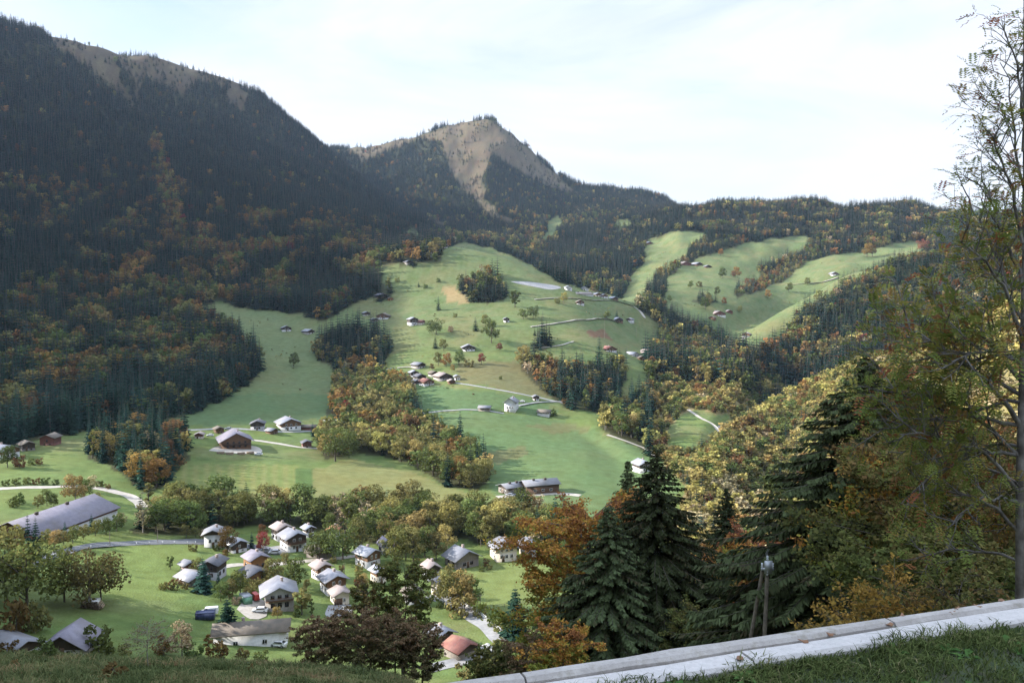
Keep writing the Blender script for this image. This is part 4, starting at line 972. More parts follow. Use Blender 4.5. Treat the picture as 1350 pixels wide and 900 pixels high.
# ------------------------------------------------------------------ poles, vehicles and small things of the valley
def utility_pole(px, py, hpx, label, th=.16, wires=True, col=POLE_W):
    gp = ground(px, py); r = math.hypot(gp.x, gp.y); h = max(hpx * r / F, 5.0)
    t = thing('utility_pole', label, 'pole', (gp.x, gp.y, gp.z), random.uniform(-.4, .4), 'poles of the valley')
    part('pole', t, tube([(0, 0, -1), (0, 0, h * .5), (0, 0, h)], [th, th * .85, th * .65], 8), col, True)
    if wires:
        c = part('crossarm', t, box((-.75, -.07, h - .75), (.75, .07, h - .60)), col)
        for dx in (-.6, 0, .6): part('insulator', c, tube([(dx, 0, h - .60), (dx, 0, h - .48), (dx, 0, h - .36)], [.04, .07, .04], 6), STEEL)
    return t
for a in ((145, 719, 13, 'short pole beside the valley road above the mown field'), (208, 715, 13, 'short pole beside the valley road before the river trees'),
          (188, 686, 36, 'tall pale pole at the bend of the gravel road'), (348, 737, 17, 'white pole in the village between the small chalet and the silvery one'),
          (621, 806, 26, 'wooden pole at the edge of the round yellow green trees by the street'), (633, 804, 15, 'thinner pole to the side of the street trees by the pasture'),
          (826, 504, 12, 'pale pole in the grass gap beside the hillside wood'), (797, 447, 26, 'tall thin pole on the meadow near the brown heather patch'),
          (839, 446, 15, 'thin pole on the meadow right of the brown heather patch'), (733, 425, 6, 'small pole beside the upper lane'), (788, 421, 7, 'small pole at the end of the upper lane'),
          (641, 512, 9, 'small pole beside the lane between hamlet and white house'), (454, 762, 12, 'thin post in the garden behind the cluster of three chalets'),
          (634, 720, 15, 'pole behind the pasture at the edge of the river trees'), (665, 716, 14, 'pole above the beige stone chalet'), (602, 727, 10, 'short pole by the grey roofed house')):
    utility_pole(a[0], a[1], a[2], a[3], wires=a[2] > 14, th=.13)
for px, py, tx, ty, lab in ((560, 893, 610, 838, 'long thin leaning stick in front of the rusty roofed barn'), (600, 893, 607, 876, 'short leaning stick on the bank near the wall end')):
    a = ground(px, py, 25); r = math.hypot(a.x, a.y); u, v = uv(tx, ty); y = a.y + .4
    e = Vector((float(u) * y, y, float(v) * y)); st = link('leaning_stick', mesh_from('stick', *tube([tuple(a - (e - a) * .06), tuple((a + e) / 2), tuple(e)], [.035, .03, .022], 6), [POLE_W])); tag(st, lab, 'stick')

PAINT = {k: plain(k + '_paint', c, .3, 0, .6) for k, c in dict(white=(.68, .68, .68), red=(.42, .05, .035), blue=(.035, .045, .11), grey=(.25, .26, .28), green=(.13, .30, .19), silver=(.45, .46, .48)).items()}
TYRE = plain('tyre_rubber', (.02, .02, .02), .8); LAMP = plain('lamp_glass', (.5, .5, .48), .15)
def disc(c, r, w, n=14):
    V, Fq = [], []
    for sx in (-w / 2, w / 2):
        for k in range(n): t = 2 * math.pi * k / n; V.append((c[0] + sx, c[1] + r * math.cos(t), c[2] + r * math.sin(t)))
    Fq = [tuple(range(n - 1, -1, -1)), tuple(range(n, 2 * n))] + [(k, (k + 1) % n, n + (k + 1) % n, n + k) for k in range(n)]
    return V, Fq
def car(px, py, rot, paint, label, name='parked_car', van=False, s=1.0):
    gp = ground(px, py); phi = math.atan2(gp.x, gp.y)
    t = thing(name, label, 'van' if van else 'car', (gp.x, gp.y, gp.z + .15), R(rot) - phi, None, s)
    prof = [(-2.1, .35), (2.05, .35), (2.15, .62), (2.05, .86), (1.25, .98), (.62, 1.42), (-1.15, 1.46), (-1.85, 1.02), (-2.15, .95)] if not van else [(-2.3, .35), (2.25, .35), (2.35, .75), (2.2, 1.05), (1.5, 1.2), (1.0, 1.95), (-2.25, 2.0), (-2.35, .9)]
    n = len(prof); V = []
    for sx, k in ((-.84, .92), (.84, .92)):
        for yy, zz in prof: V.append((sx * (1 if zz < 1.0 else .86), yy, zz))
    Fq = [tuple(range(n - 1, -1, -1)), tuple(range(n, 2 * n))] + [(k, (k + 1) % n, n + (k + 1) % n, n + k) for k in range(n)]
    b = link('body', mesh_from('body', V, Fq, [PAINT[paint]]), t)
    bv = b.modifiers.new('bevel', 'BEVEL'); bv.width = .05; bv.segments = 2
    if not van:
        gl = [np.array([(sx, -1.55, 1.06), (sx, .95, 1.06), (sx * .9, .55, 1.36), (sx * .9, -1.1, 1.39)]) for sx in (-.87, .87)]
        ws = [np.array([(-.66, 1.20, 1.05), (.66, 1.20, 1.05), (.60, .70, 1.40), (-.60, .70, 1.40)]) + np.array([0, .03, .03]), np.array([(-.66, -1.78, 1.10), (.66, -1.78, 1.10), (.60, -1.22, 1.43), (-.60, -1.22, 1.43)]) + np.array([0, -.03, .03])]
    else:
        gl = [np.array([(sx, .35, 1.25), (sx, 1.35, 1.25), (sx * .93, 1.0, 1.75), (sx * .93, .35, 1.78)]) for sx in (-.86, .86)]
        ws = [np.array([(-.68, 1.47, 1.27), (.68, 1.47, 1.27), (.62, 1.08, 1.85), (-.62, 1.08, 1.85)]) + np.array([0, .04, .03])]
    for q in gl + ws: link('window', mesh_from('window', np.concatenate([q, q * .985]), [(0, 1, 2, 3), (7, 6, 5, 4), (0, 4, 5, 1), (1, 5, 6, 2), (2, 6, 7, 3), (3, 7, 4, 0)], [GLASS]), t)
    for sx in (-.78, .78):
        for yy in (-1.3, 1.35):
            V, Fq = disc((sx, yy, .33), .33, .22); wl = link('wheel', mesh_from('wheel', V, Fq, [TYRE]), t)
            V, Fq = disc((sx + .115 * np.sign(sx), yy, .33), .20, .03); link('rim', mesh_from('rim', V, Fq, [STEEL]), wl)
        link('headlight', mesh_from('headlight', *box((sx * .78 - .16, 2.08, .66), (sx * .78 + .16, 2.17, .80)), [LAMP]), t)
    KEEP_CLEAR.append((gp.x, gp.y, 2.5)); return t
car(367, 852, 62, 'white', 'white car parked on the grass below the long low white house')
car(343, 807, 75, 'white', 'white car parked on the gravel yard beside the wide silvery roofed chalet')
car(336, 790, 20, 'red', 'red van parked at the back of the gravel yard', van=True, name='parked_van')
car(276, 810, 80, 'white', 'white van standing behind the dark blue trailer at the meadow edge', van=True, name='parked_van')
car(277, 575, 85, 'white', 'white car parked beside the little reddish shed of the farm')
car(301, 566, 80, 'silver', 'silver car parked on the farm road behind the big old farm chalet')
car(341, 600, 70, 'white', 'white car parked at the corner of the farm yard')
car(350, 728, 70, 'grey', 'grey car parked on the chalet yard in the village')
car(362, 730, 80, 'silver', 'silver car parked beside the silvery roofed chalet with white ground floor')
car(672, 654, 60, 'grey', 'grey car parked in front of the shorter farm wing')
car(684, 654, 70, 'blue', 'dark blue car parked in front of the shorter farm wing')
car(688, 530, 75, 'white', 'white car parked on the lane by the tall white house')
def container(px, py, rot, paint, L_, W_, Hh, label, name, cat):
    gp = ground(px, py); t = thing(name, label, cat, (gp.x, gp.y, gp.z + .1), R(rot) - math.atan2(gp.x, gp.y))
    part('body', t, [box((-W_/2, -L_/2, 0.05), (W_/2, L_/2, Hh))], PAINT[paint])
    for k in np.linspace(-L_/2 + .3, L_/2 - .3, 7): part('rib', t, [box((-W_/2 - .06, k - .06, .05), (-W_/2 - .002, k + .06, Hh - .05)), box((W_/2 + .002, k - .06, .05), (W_/2 + .06, k + .06, Hh - .05))], PAINT[paint])
    part('lid', t, box((-W_/2 - .08, -L_/2 - .08, Hh + .003), (W_/2 + .08, L_/2 + .08, Hh + .14)), PAINT['grey' if paint != 'blue' else 'blue'])
    KEEP_CLEAR.append((gp.x, gp.y, 4)); return t
container(324, 794, 20, 'green', 4.2, 2.3, 2.2, 'green metal container at the back of the gravel yard', 'container', 'container')
t = container(271, 816, 80, 'blue', 4.8, 2.2, 1.9, 'dark blue covered trailer standing at the edge of the shaded meadow', 'trailer', 'trailer')
for sx in (-1.0, 1.0): V, Fq = disc((sx, -.6, .3), .33, .2); link('wheel', mesh_from('wheel', V, Fq, [TYRE]), t)
container(219, 565, 88, 'green', 8, 2.4, 2.2, 'long pale green container beside the spruce grove', 'container', 'container')
# log pile under the round trees
gp = ground(122, 801); t = thing('log_pile', 'heap of stacked logs under the round trees at the edge of the mown field', 'log pile', (gp.x, gp.y, gp.z), .2)
LOG = bark_mat('log_wood', (.32, .24, .16), (.16, .115, .075), 3); gg = np.random.default_rng(4); lg = []
for row in range(5):
    for k in range(11 - row):
        a = gg.uniform(.16, .24); c = np.array([-3 + k * .55 + row * .27, 0, .2 + row * .40]); lg.append(tube([c + [gg.uniform(-.1, .1), -1.5 + gg.uniform(-.3, .3), 0], c + [0, 1.5, 0]], [a, a * .9], 8))
part('logs_stacked', t, lg, LOG); part('tarpaulin', t, [box((-1.2, -1.4, 2.05), (1.6, 1.3, 2.12)), box((1.6, -1.3, 1.3), (1.66, 1.2, 2.11))], PAINT['white'])
# pale stacks of timber before the big farm chalet
for k, (px, py) in enumerate(((291, 598), (303, 599), (318, 599), (330, 598))):
    gp = ground(px, py); t = thing('timber_stack', ['leftmost stack of sawn timber', 'second stack of sawn timber from the left', 'third stack of sawn timber from the left', 'rightmost stack of sawn timber'][k] + ' before the big old farm chalet', 'timber stack', (gp.x, gp.y, gp.z), .1 * k, 'timber stacks before the farm chalet')
    part('boards', t, [box((-2, -.8, .15 + .22 * j), (2 - .1 * (j % 3), .8, .33 + .22 * j)) for j in range(5)], LOG)
    part('bearer', t, [box((sx - .1, -.8, -.3), (sx + .1, .8, .147)) for sx in (-1.4, 1.4)], LOG)
# white railing on the wall of the village street
pth = smooth_path([ground(*p) for p in ((590, 782), (603, 790), (624, 805), (648, 822), (668, 841))], 2.0)
t = thing('street_railing', 'white railing on a low wall along the outer side of the village street', 'railing', (pth[0].x, pth[0].y, float(height(pth[0].x, pth[0].y))))
zs = [float(height(p.x, p.y)) for p in pth]; o3 = t.location
pp = [Vector((p.x, p.y, z)) - o3 for p, z in zip(pth, zs)]
bV, bF = [], []
for i, p in enumerate(pp):
    d = (pp[min(i + 1, len(pp) - 1)] - pp[max(i - 1, 0)]).normalized(); s_ = Vector((d.y, -d.x, 0)) * .18
    bV += [tuple(p - s_ - Vector((0, 0, 1))), tuple(p + s_ - Vector((0, 0, 1))), tuple(p + s_ + Vector((0, 0, .5))), tuple(p - s_ + Vector((0, 0, .5)))]
for i in range(len(pp) - 1):
    for k in range(4): bF.append((i * 4 + k, i * 4 + (k + 1) % 4, i * 4 + 4 + (k + 1) % 4, i * 4 + 4 + k))
link('low_wall', mesh_from('low_wall', bV, bF + [(3, 2, 1, 0), tuple(4 * (len(pp) - 1) + k for k in range(4))], [MW['white']]), t)
for zz in (.75, 1.05): part('rail', t, tube([tuple(p + Vector((0, 0, zz))) for p in pp], [.05] * len(pp), 5), PAINT['white'])
for p in pp: part('post', t, box((p.x - .06, p.y - .06, p.z + .503), (p.x + .06, p.y + .06, p.z + 1.12)), PAINT['white'])
# fence line and roadside rail of the valley road
def fence(name, label, pix, hgt, step, m, rails=2):
    pth = smooth_path([ground(*p) for p in pix], step); t = thing(name, label, 'fence', (pth[0].x, pth[0].y, float(height(pth[0].x, pth[0].y))))
    pp = [Vector((p.x, p.y, float(height(p.x, p.y)))) - t.location for p in pth]
    for p in pp: part('post', t, box((p.x - .06, p.y - .06, p.z - .3), (p.x + .06, p.y + .06, p.z + hgt)), m)
    for k in range(rails): part('rail', t, tube([tuple(p + Vector((0, .07, hgt * (.45 + .45 * k)))) for p in pp], [.045] * len(pp), 4), m)
    return t
fence('roadside_fence', 'low grey rail fence along the near side of the valley road', ((60, 738), (100, 726), (140, 721), (180, 718.5), (230, 717), (258, 717)), 1.1, 4.0, STEEL)
fence('garden_fence', 'wooden fence crossing the small lawn beside the long low white house', ((322, 836), (335, 831), (349, 829)), 1.0, 2.0, MW['greywood'])
fence('pasture_fence', 'post fence at the lower edge of the mown pasture by the street', ((640, 803), (665, 800), (700, 794)), 1.1, 3.0, MW['greywood'])
# antenna on the left summit, boulders of the stone heap
gp = ground(14, 34, 1500); t = thing('summit_mast', 'thin mast on the wooded top of the left mountain', 'mast', (gp.x, gp.y, gp.z)); part('mast', t, tube([(0, 0, -2), (0, 0, 18), (0, 0, 32)], [.5, .4, .25], 6), STEEL); part('stay', t, [tube([(0, 0, 24), (sx, sy, 0)], [.1, .1], 3) for sx, sy in ((9, 0), (-5, 8), (-5, -8))], STEEL)
STONE = wall_mat('pale_boulder', (.42, .40, .37), (.28, .265, .245), 1.5)
for k, (px, py) in enumerate(((641, 856), (647, 862), (637, 866))):
    gp = ground(px, py); bm = bmesh.new(); bmesh.ops.create_icosphere(bm, subdivisions=3, radius=1.5 - .2 * k)
    for v_ in bm.verts: v_.co *= 1 + .28 * float(noise2(np.array([v_.co.x * .9 + k * 7]), np.array([v_.co.y * .9 + v_.co.z]))[0]); v_.co.z *= .7
    me = bpy.data.meshes.new('boulder'); bm.to_mesh(me); bm.free(); me.materials.append(STONE)
    tag(link('boulder', me, None, (gp.x, gp.y, gp.z + .5)), ['largest pale boulder of the heap beside the rusty roofed barn', 'middle pale boulder of the heap beside the rusty roofed barn', 'lowest pale boulder of the heap beside the rusty roofed barn'][k], 'boulder', 'boulders of the stone heap')
# ------------------------------------------------------------------ the woods: one list of every tree that can be seen, far or near

def keep_clear_mask(x, y):
    ok = np.ones(len(x), bool)
    for cx, cy, r in KEEP_CLEAR: ok &= (x - cx) ** 2 + (y - cy) ** 2 > r * r
    return ok
def grow_woods():
    X, Y, E = [], [], []
    for r0, r1, s in ((95, 420, 6.0), (420, 1000, 6.2), (1000, 1700, 7.6), (1700, 2900, 8.8), (2900, 3700, 10.5), (230, 765, 4.6)):
        gx = np.arange(-2300, 1900, s); gy = np.arange(40, 3600, s)
        x, y = np.meshgrid(gx, gy); x = x.ravel(); y = y.ravel()
        x = x + rng.uniform(-.48, .48, x.shape) * s; y = y + rng.uniform(-.48, .48, y.shape) * s
        r = np.hypot(x, y); ph = np.degrees(np.arctan2(x, y))
        k = (r >= r0) & (r < r1) & (np.abs(ph) < 40)
        X.append(x[k]); Y.append(y[k]); E.append(np.full(int(k.sum()), s == 4.6))
    x = np.concatenate(X); y = np.concatenate(Y); extra = np.concatenate(E); r = np.hypot(x, y)
    z, px, py, forest, wood, bare = wood_mask(x, y)
    u = rng.random(len(x))
    n1 = fbm(x / 110, y / 110, 3)
    # a few trees stand on the bare slopes and along their edges
    keep = forest & ((r > 150))
    keep |= bare & (u < np.where(fbm(x / 70, y / 110, 3) > .02, .45, .03)) & (r > 1500)
    slope = forest & (px > 860) & (r < NEAR_SLOPE_R) & ~wood
    keep &= seen_from_terrace(x, y, 24) > 0
    keep &= (px > -260) & (px < 1500)
    keep &= ~((r < 260) & (px > 560))
    keep &= keep_clear_mask(x, y)
    keep &= ~(slope & (u < .10)) & (~extra | slope)
    x, y, z, px, py, r, n1, slope, wood, forest, extra = (a[keep] for a in (x, y, z, px, py, r, n1, slope, wood, forest, extra))
    n = len(x); u = rng.random(n); v = rng.random(n)
    # share of leaf trees among the spruces
    n2 = fbm(x / 60 + 50, y / 60, 3); n3 = fbm(x / 190 + 9, y / 240, 3)
    pd = np.full(n, .06)
    left = px < 560
    lowhill = inpoly(px, py, ORANGE_HILL)
    pd = np.where(left, np.clip(.02 + .8 * (n3 - .08) * sst(170, 330, py), .015, .45), pd)
    pd = np.where(left & lowhill, np.clip(.27 + 1.5 * n2 + .5 * n3, .03, .9), pd)
    strip = np.abs(px - (205 + (py - 185) * .22)) < 9 + .06 * np.clip(py - 180, 0, 300)
    pd = np.where(strip & (py > 180) & (py < 330), .6, pd)
    mid = (px >= 560) & (r > 1000)
    pd = np.where(mid, np.clip(.10 + .85 * (n3 - .02) * sst(255, 330, py), .03, .55), pd)
    gorge = (px > 780) & (r > 430) & (r < 1150)
    pd = np.where(gorge, np.clip(.44 + .9 * n2, .1, .85), pd)
    pd = np.where((px > 980) & (r > 830) & (r < 1450), np.clip(.30 + 1.0 * n2, .06, .8), pd)
    pd = np.where((px > 900) & (r > 1450), np.clip(.17 + 1.2 * n2, .03, .7), pd)
    pd = np.where(slope, np.where(n2 > .42, .55, .965), pd)
    W = [inpoly(px, py, p) for p in WOOD]
    pd = np.where(W[0], np.clip(.38 + .011 * (py - 480) + .5 * n2, .15, .95), pd)
    pd = np.where(W[1], np.where(py < 380, .85, .12), pd)
    pd = np.where(W[2], np.where((px < 735) & (py < 520), .75, .30), pd)
    pd = np.where(W[3], np.where(py > 625, .6, .10), pd)
    pd = np.where(W[4], .86, pd)
    pd = np.where(W[6], .75, pd)
    dec = u < pd
    # leaf colours, in drifts
    wts = {'green': np.full(n, .30), 'olive': np.full(n, .28), 'yellow': np.full(n, .10), 'orange': np.full(n, .14), 'rust': np.full(n, .14), 'red': np.full(n, .002), 'straw': np.full(n, .03), 'bare': np.full(n, .02)}
    lo = left & lowhill
    for k, val in (('green', .30), ('olive', .30), ('yellow', .02), ('orange', .14), ('rust', .20), ('red', .0), ('straw', 0), ('bare', 0)): wts[k] = np.where(lo, val, wts[k])
    hi = left & (r > 1100)
    for k, val in (('green', .12), ('olive', .14), ('yellow', .03), ('orange', .34), ('rust', .38), ('red', .01), ('straw', 0), ('bare', 0)): wts[k] = np.where(hi, val, wts[k])
    for k, val in (('green', .05), ('olive', .17), ('yellow', .15), ('orange', .035), ('rust', .0), ('red', .001), ('straw', .35), ('bare', .40)): wts[k] = np.where(slope, val, wts[k])
    for k, val in (('green', .46), ('olive', .36), ('yellow', .06), ('orange', .015), ('rust', .015), ('red', 0), ('straw', .08), ('bare', .06)): wts[k] = np.where(W[4], val, wts[k])
    for k, val in (('green', .36), ('olive', .34), ('yellow', .12), ('orange', .09), ('rust', .07), ('red', .001), ('bare', .01)): wts[k] = np.where(W[0] | gorge, val, wts[k])
    spur = (px > 980) & (r > 830) & (r < 1460)
    for k, val in (('green', .30), ('olive', .25), ('yellow', .04), ('orange', .17), ('rust', .22), ('red', .01), ('straw', 0), ('bare', .02)): wts[k] = np.where(spur, val, wts[k])
    drift = {k: np.exp(2.4 * fbm(x / 34 + 31 * i, y / 34 - 13 * i, 2)) for i, k in enumerate(DECID)}
    M = np.stack([wts[k] * drift[k] for k in DECID], 1); M = M / M.sum(1, keepdims=True)
    ci = (v[:, None] > np.cumsum(M, 1)).sum(1).clip(0, 7)
    kind = np.where(dec, ci, -1)
    h = np.where(dec, rng.uniform(11, 17, n), rng.uniform(17, 29, n))
    h = np.where(slope, np.where(dec, rng.uniform(4.0, 8.2, n), rng.uniform(7, 13, n)), h)
    h = np.where((px > 860) & (r > 1050) & (r < 1700), h * .72, h)
    h = np.where(W[4], np.where(dec, rng.uniform(8.5, 15, n), rng.uniform(9, 15, n)), h)
    h = np.where(W[3] & ~dec, rng.uniform(17, 23, n), h)
    h = np.where(W[1] | W[2] | W[5] | W[6] | W[7], h * .8, h)
    h = np.where(~forest, h * rng.uniform(.35, .8, n), h)      # lone trees on the bare slopes
    h = np.where(W[0], h * .86, h)
    h = np.where(extra, rng.uniform(2.6, 5.2, n), h)
    h *= np.where(rng.random(n) < .12, .62, 1.0)
    px_size = h / r * F
    return dict(x=x, y=y, z=z, px=px, py=py, r=r, kind=kind, h=h, size=px_size, wood=W, slope=slope)
WOODS = grow_woods()
print('trees', len(WOODS['x']), 'leaf', int((WOODS['kind'] >= 0).sum()))
# ------------------------------------------------------------------ single trees of the valley
LEAF['beech'] = None
def crown_of_two(name, a, b, c, var=.3):
    m, nt, out = mat(name)
    at = N(nt, 'ShaderNodeAttribute', attribute_name='tint'); g2 = N(nt, 'ShaderNodeAttribute', attribute_name='turn')
    col = mixcol(nt, ramp(nt, g2.outputs['Fac'], .3, .55), a, b); col = mixcol(nt, ramp(nt, g2.outputs['Fac'], .6, .85), col, c)
    hs = N(nt, 'ShaderNodeHueSaturation'); L(nt, col, hs.inputs['Color']); L(nt, ramp(nt, at.outputs['Fac'], 0, 1, 1 - var, 1 + var * 1.3), hs.inputs['Value'])
    d = N(nt, 'ShaderNodeBsdfDiffuse'); t = N(nt, 'ShaderNodeBsdfTranslucent'); mx = N(nt, 'ShaderNodeMixShader'); mx.inputs[0].default_value = .3
    L(nt, hs.outputs[0], d.inputs[0]); L(nt, hs.outputs[0], t.inputs[0]); L(nt, d.outputs[0], mx.inputs[1]); L(nt, t.outputs[0], mx.inputs[2]); L(nt, mx.outputs[0], out.inputs[0])
    return m
_TWO = {}
def tree_meshes(kind, var):
    """shared crown and trunk meshes of one kind"""
    key = (kind, var)
    if key not in _TWO:
        if kind == 'spruce': t = SPR_MID[var % 4]; lf = LEAF['spruce']; bk = BARK
        else:
            c, sh = kind
            t = BRD_COL if sh == 'column' else BUSH[var % 2] if sh == 'bush' else BRD_MID[{'round': 0, 'tall': 1, 'wide': 2, 'thin': 3}[sh]]
            lf = LEAF[c]; bk = BARK_PALE if c in ('bare', 'yellow') else BARK
        _TWO[key] = two_mesh(t, lf, bk)
    return _TWO[key]
TREES = []       # every single tree: (object, px, py, size, kind, colour, shape, zone)
def put_tree(loc, h, kind, wid=1.0, var=0, group=None, name=None, cat=None):
    cm, tm = tree_meshes(kind, var)
    bush = kind != 'spruce' and kind[1] == 'bush'
    nm = name or ('spruce_tree' if kind == 'spruce' else 'shrub' if bush else 'broadleaf_tree')
    o = bpy.data.objects.new(nm, None); COL.objects.link(o); o.location = loc; o.rotation_euler = (0, 0, random.uniform(0, 6.28))
    o.scale = (h * wid, h * wid, h)
    link('crown', cm, o); link('trunk', tm, o)
    o['category'] = cat or ('shrub' if bush else 'tree')
    return o
def single(px, py, hpx, kind, wid=1.0, label=None, r=None):
    g = ground(px, py)
    rr = math.hypot(g.x, g.y); h = hpx * rr / F
    k = 'spruce' if kind == 'spruce' else tuple(kind.split())
    o = put_tree((g.x, g.y, g.z - .1), h, k, wid, random.randrange(4))
    KEEP_CLEAR.append((g.x, g.y, h * .22))
    if label: o['label'] = label
    TREES.append(dict(o=o, px=px, py=py, h=h, size=hpx, kind='spruce' if k == 'spruce' else 'leaf' if k[1] != 'bush' else 'shrub', col='spruce' if k == 'spruce' else k[0], shape='' if k == 'spruce' else k[1], zone=None, fixed=bool(label)))
    return o
VILLAGE_TREES = '''85 793 58 olive round;118 798 72 olive wide;133 790 52 green round;36 806 88 green wide;8 792 92 olive round;27 772 50 orange round;22 836 46 rust bush .8;50 832 36 olive bush .8
38 738 56 spruce;48 731 46 spruce;100 664 36 yellow round;112 658 26 green round;120 648 20 bare round;26 664 13 green bush;18 668 12 green bush;128 661 12 yellow bush .8;50 670 16 olive round;62 667 20 green round;71 668 16 green round;196 668 34 olive column 1.4;204 676 20 yellow round
122 604 36 olive column;8 640 8 green bush;22 639 9 green bush;36 638 9 green bush;48 638 8 rust bush;60 638 9 green bush;74 639 8 green bush;92 639 9 green bush;132 642 9 green bush;142 644 7 rust bush;10 616 26 green round;26 616 14 rust bush;42 613 9 green bush;52 612 8 rust bush
86 712 24 spruce 1.4;121 700 22 spruce 1.4;60 720 20 olive round;72 722 22 yellow round;84 720 20 olive round;96 716 22 green round;110 711 18 olive round;126 706 20 olive round;140 704 20 green round;154 700 22 green round;160 694 18 bare round
300 727 34 rust round 1.05;332 723 23 spruce 1.4;346 728 28 red round .9;286 725 9 green bush;258 708 14 olive round;246 709 18 olive round;292 705 11 olive bush;268 708 10 bare bush
418 737 38 green round 1.25;452 738 52 green wide;468 728 44 olive round;434 700 24 green round;492 704 38 yellow round;505 700 28 bare round;478 716 40 green round;440 742 10 olive bush
317 786 36 green round;291 792 24 green round 1.2;302 790 26 olive round;268 781 47 spruce 1.9;288 774 26 spruce .8;258 760 24 olive round;325 790 18 yellow round;332 778 18 olive bush;312 796 12 bare bush;334 790 10 green bush
362 768 34 olive round 1.1;386 778 44 green round;377 748 20 olive round;352 776 18 olive bush;300 841 54 spruce 2.1;366 815 17 yellow round 1.1;398 810 38 olive tall 1.3;411 810 24 green column 1.5;391 812 10 green bush;404 776 14 olive round;378 700 12 olive bush
597 803 56 olive round 1.1;612 808 56 yellow round;622 800 44 green round;588 788 30 olive round;604 812 30 olive bush;633 812 18 olive bush;648 824 16 green bush;660 832 20 olive bush;580 800 12 green bush
679 842 74 spruce 1.9;545 740 46 olive round;560 735 44 green round;575 738 40 olive round;520 745 50 olive round;535 738 46 green round;552 728 36 yellow round;590 726 36 yellow round;630 716 44 green round;644 722 34 olive round
236 770 9 rust bush;215 777 10 olive bush;224 775 12 rust bush;230 777 10 olive bush;243 776 9 olive bush
387 483 18 green round;343 474 18 olive round;334 480 16 yellow round;442 608 48 green wide 1.1;424 564 11 orange round;412 575 20 spruce .9;430 590 26 olive round;452 600 30 orange round
578 409 20 spruce 1.3;575 441 22 green wide 1.2;574 459 18 spruce 1.5;585 462 16 olive round;600 418 6 olive bush;627 436 19 spruce 1.6;648 452 32 green round;640 430 16 olive round;658 462 10 red round 1.2;635 480 15 red round;690 421 14 green round 1.3;703 420 18 green wide;679 405 24 green tall 1.3;705 442 11 spruce 1.5;718 444 13 spruce 1.4;689 482 27 yellow round 1.1;594 437 8 bare bush
578 482 18 olive round;588 484 19 orange round;605 481 20 green round;618 484 12 olive bush;597 490 10 yellow round;570 488 9 rust round;743 399 14 yellow round;735 400 8 olive bush;800 420 10 green round 1.3;813 420 13 spruce 1.2;660 500 5 green bush;730 548 10 green bush;745 532 8 rust bush;552 378 8 spruce 1.2;561 380 6 green bush;524 372 7 olive bush;578 372 6 green bush
950 337 9 orange round;953 367 14 green round;972 366 14 orange round;1143 339 17 orange round;1150 338 15 rust round;1215 332 15 red wide;1013 393 11 orange round;945 390 12 green round;935 402 14 olive round;955 402 10 orange round;910 380 10 green round;922 378 8 olive bush;1040 385 12 green round;1065 376 10 olive round;967 366 9 rust round;883 398 9 green round;975 412 9 olive round;865 540 26 yellow round;930 408 16 green round
60 866 26 green bush .9;130 862 38 green bush .9;240 866 44 bare round;275 867 34 orange column 1.4;290 870 27 rust bush;215 862 24 rust bush;320 872 20 olive bush;345 874 18 green bush;100 860 14 rust bush;12 862 18 rust bush;165 862 16 olive bush;255 868 22 green bush
655 892 48 olive bush;690 895 54 green bush;722 895 54 rust bush;748 892 66 green round;640 896 34 olive bush;612 898 26 olive bush;672 880 26 rust bush;705 880 34 olive bush;760 885 40 olive bush'''
for ln in VILLAGE_TREES.replace('\n', ';').split(';'):
    q = ln.split()
    if not q: continue
    px, py, hp = float(q[0]), float(q[1]), float(q[2])
    if q[3] == 'spruce': single(px, py, hp, 'spruce', float(q[4]) if len(q) > 4 else 1.0)
    else: single(px, py, hp, q[3] + ' ' + q[4], float(q[5]) if len(q) > 5 else 1.0)

# gardens: bushes and small trees round the village houses
gr_ = np.random.default_rng(8)
for hx, hy, t_, lab_ in list(HOUSES):
    if not (hy > 690 and 230 < hx < 730): continue
    for _ in range(3):
        qx = hx + gr_.choice([-1, 1]) * gr_.uniform(16, 30); qy = hy + gr_.uniform(-7, 6)
        gq = ground(qx, qy, 110)
        if not keep_clear_mask(np.array([gq.x]), np.array([gq.y]))[0]: continue
        sh_ = gr_.choice(['bush', 'bush', 'round', 'tall']); cl_ = gr_.choice(['green', 'olive', 'olive', 'yellow', 'rust'])
        single(float(qx), float(qy), float(gr_.uniform(8, 13) if sh_ == 'bush' else gr_.uniform(14, 26)), cl_ + ' ' + sh_)
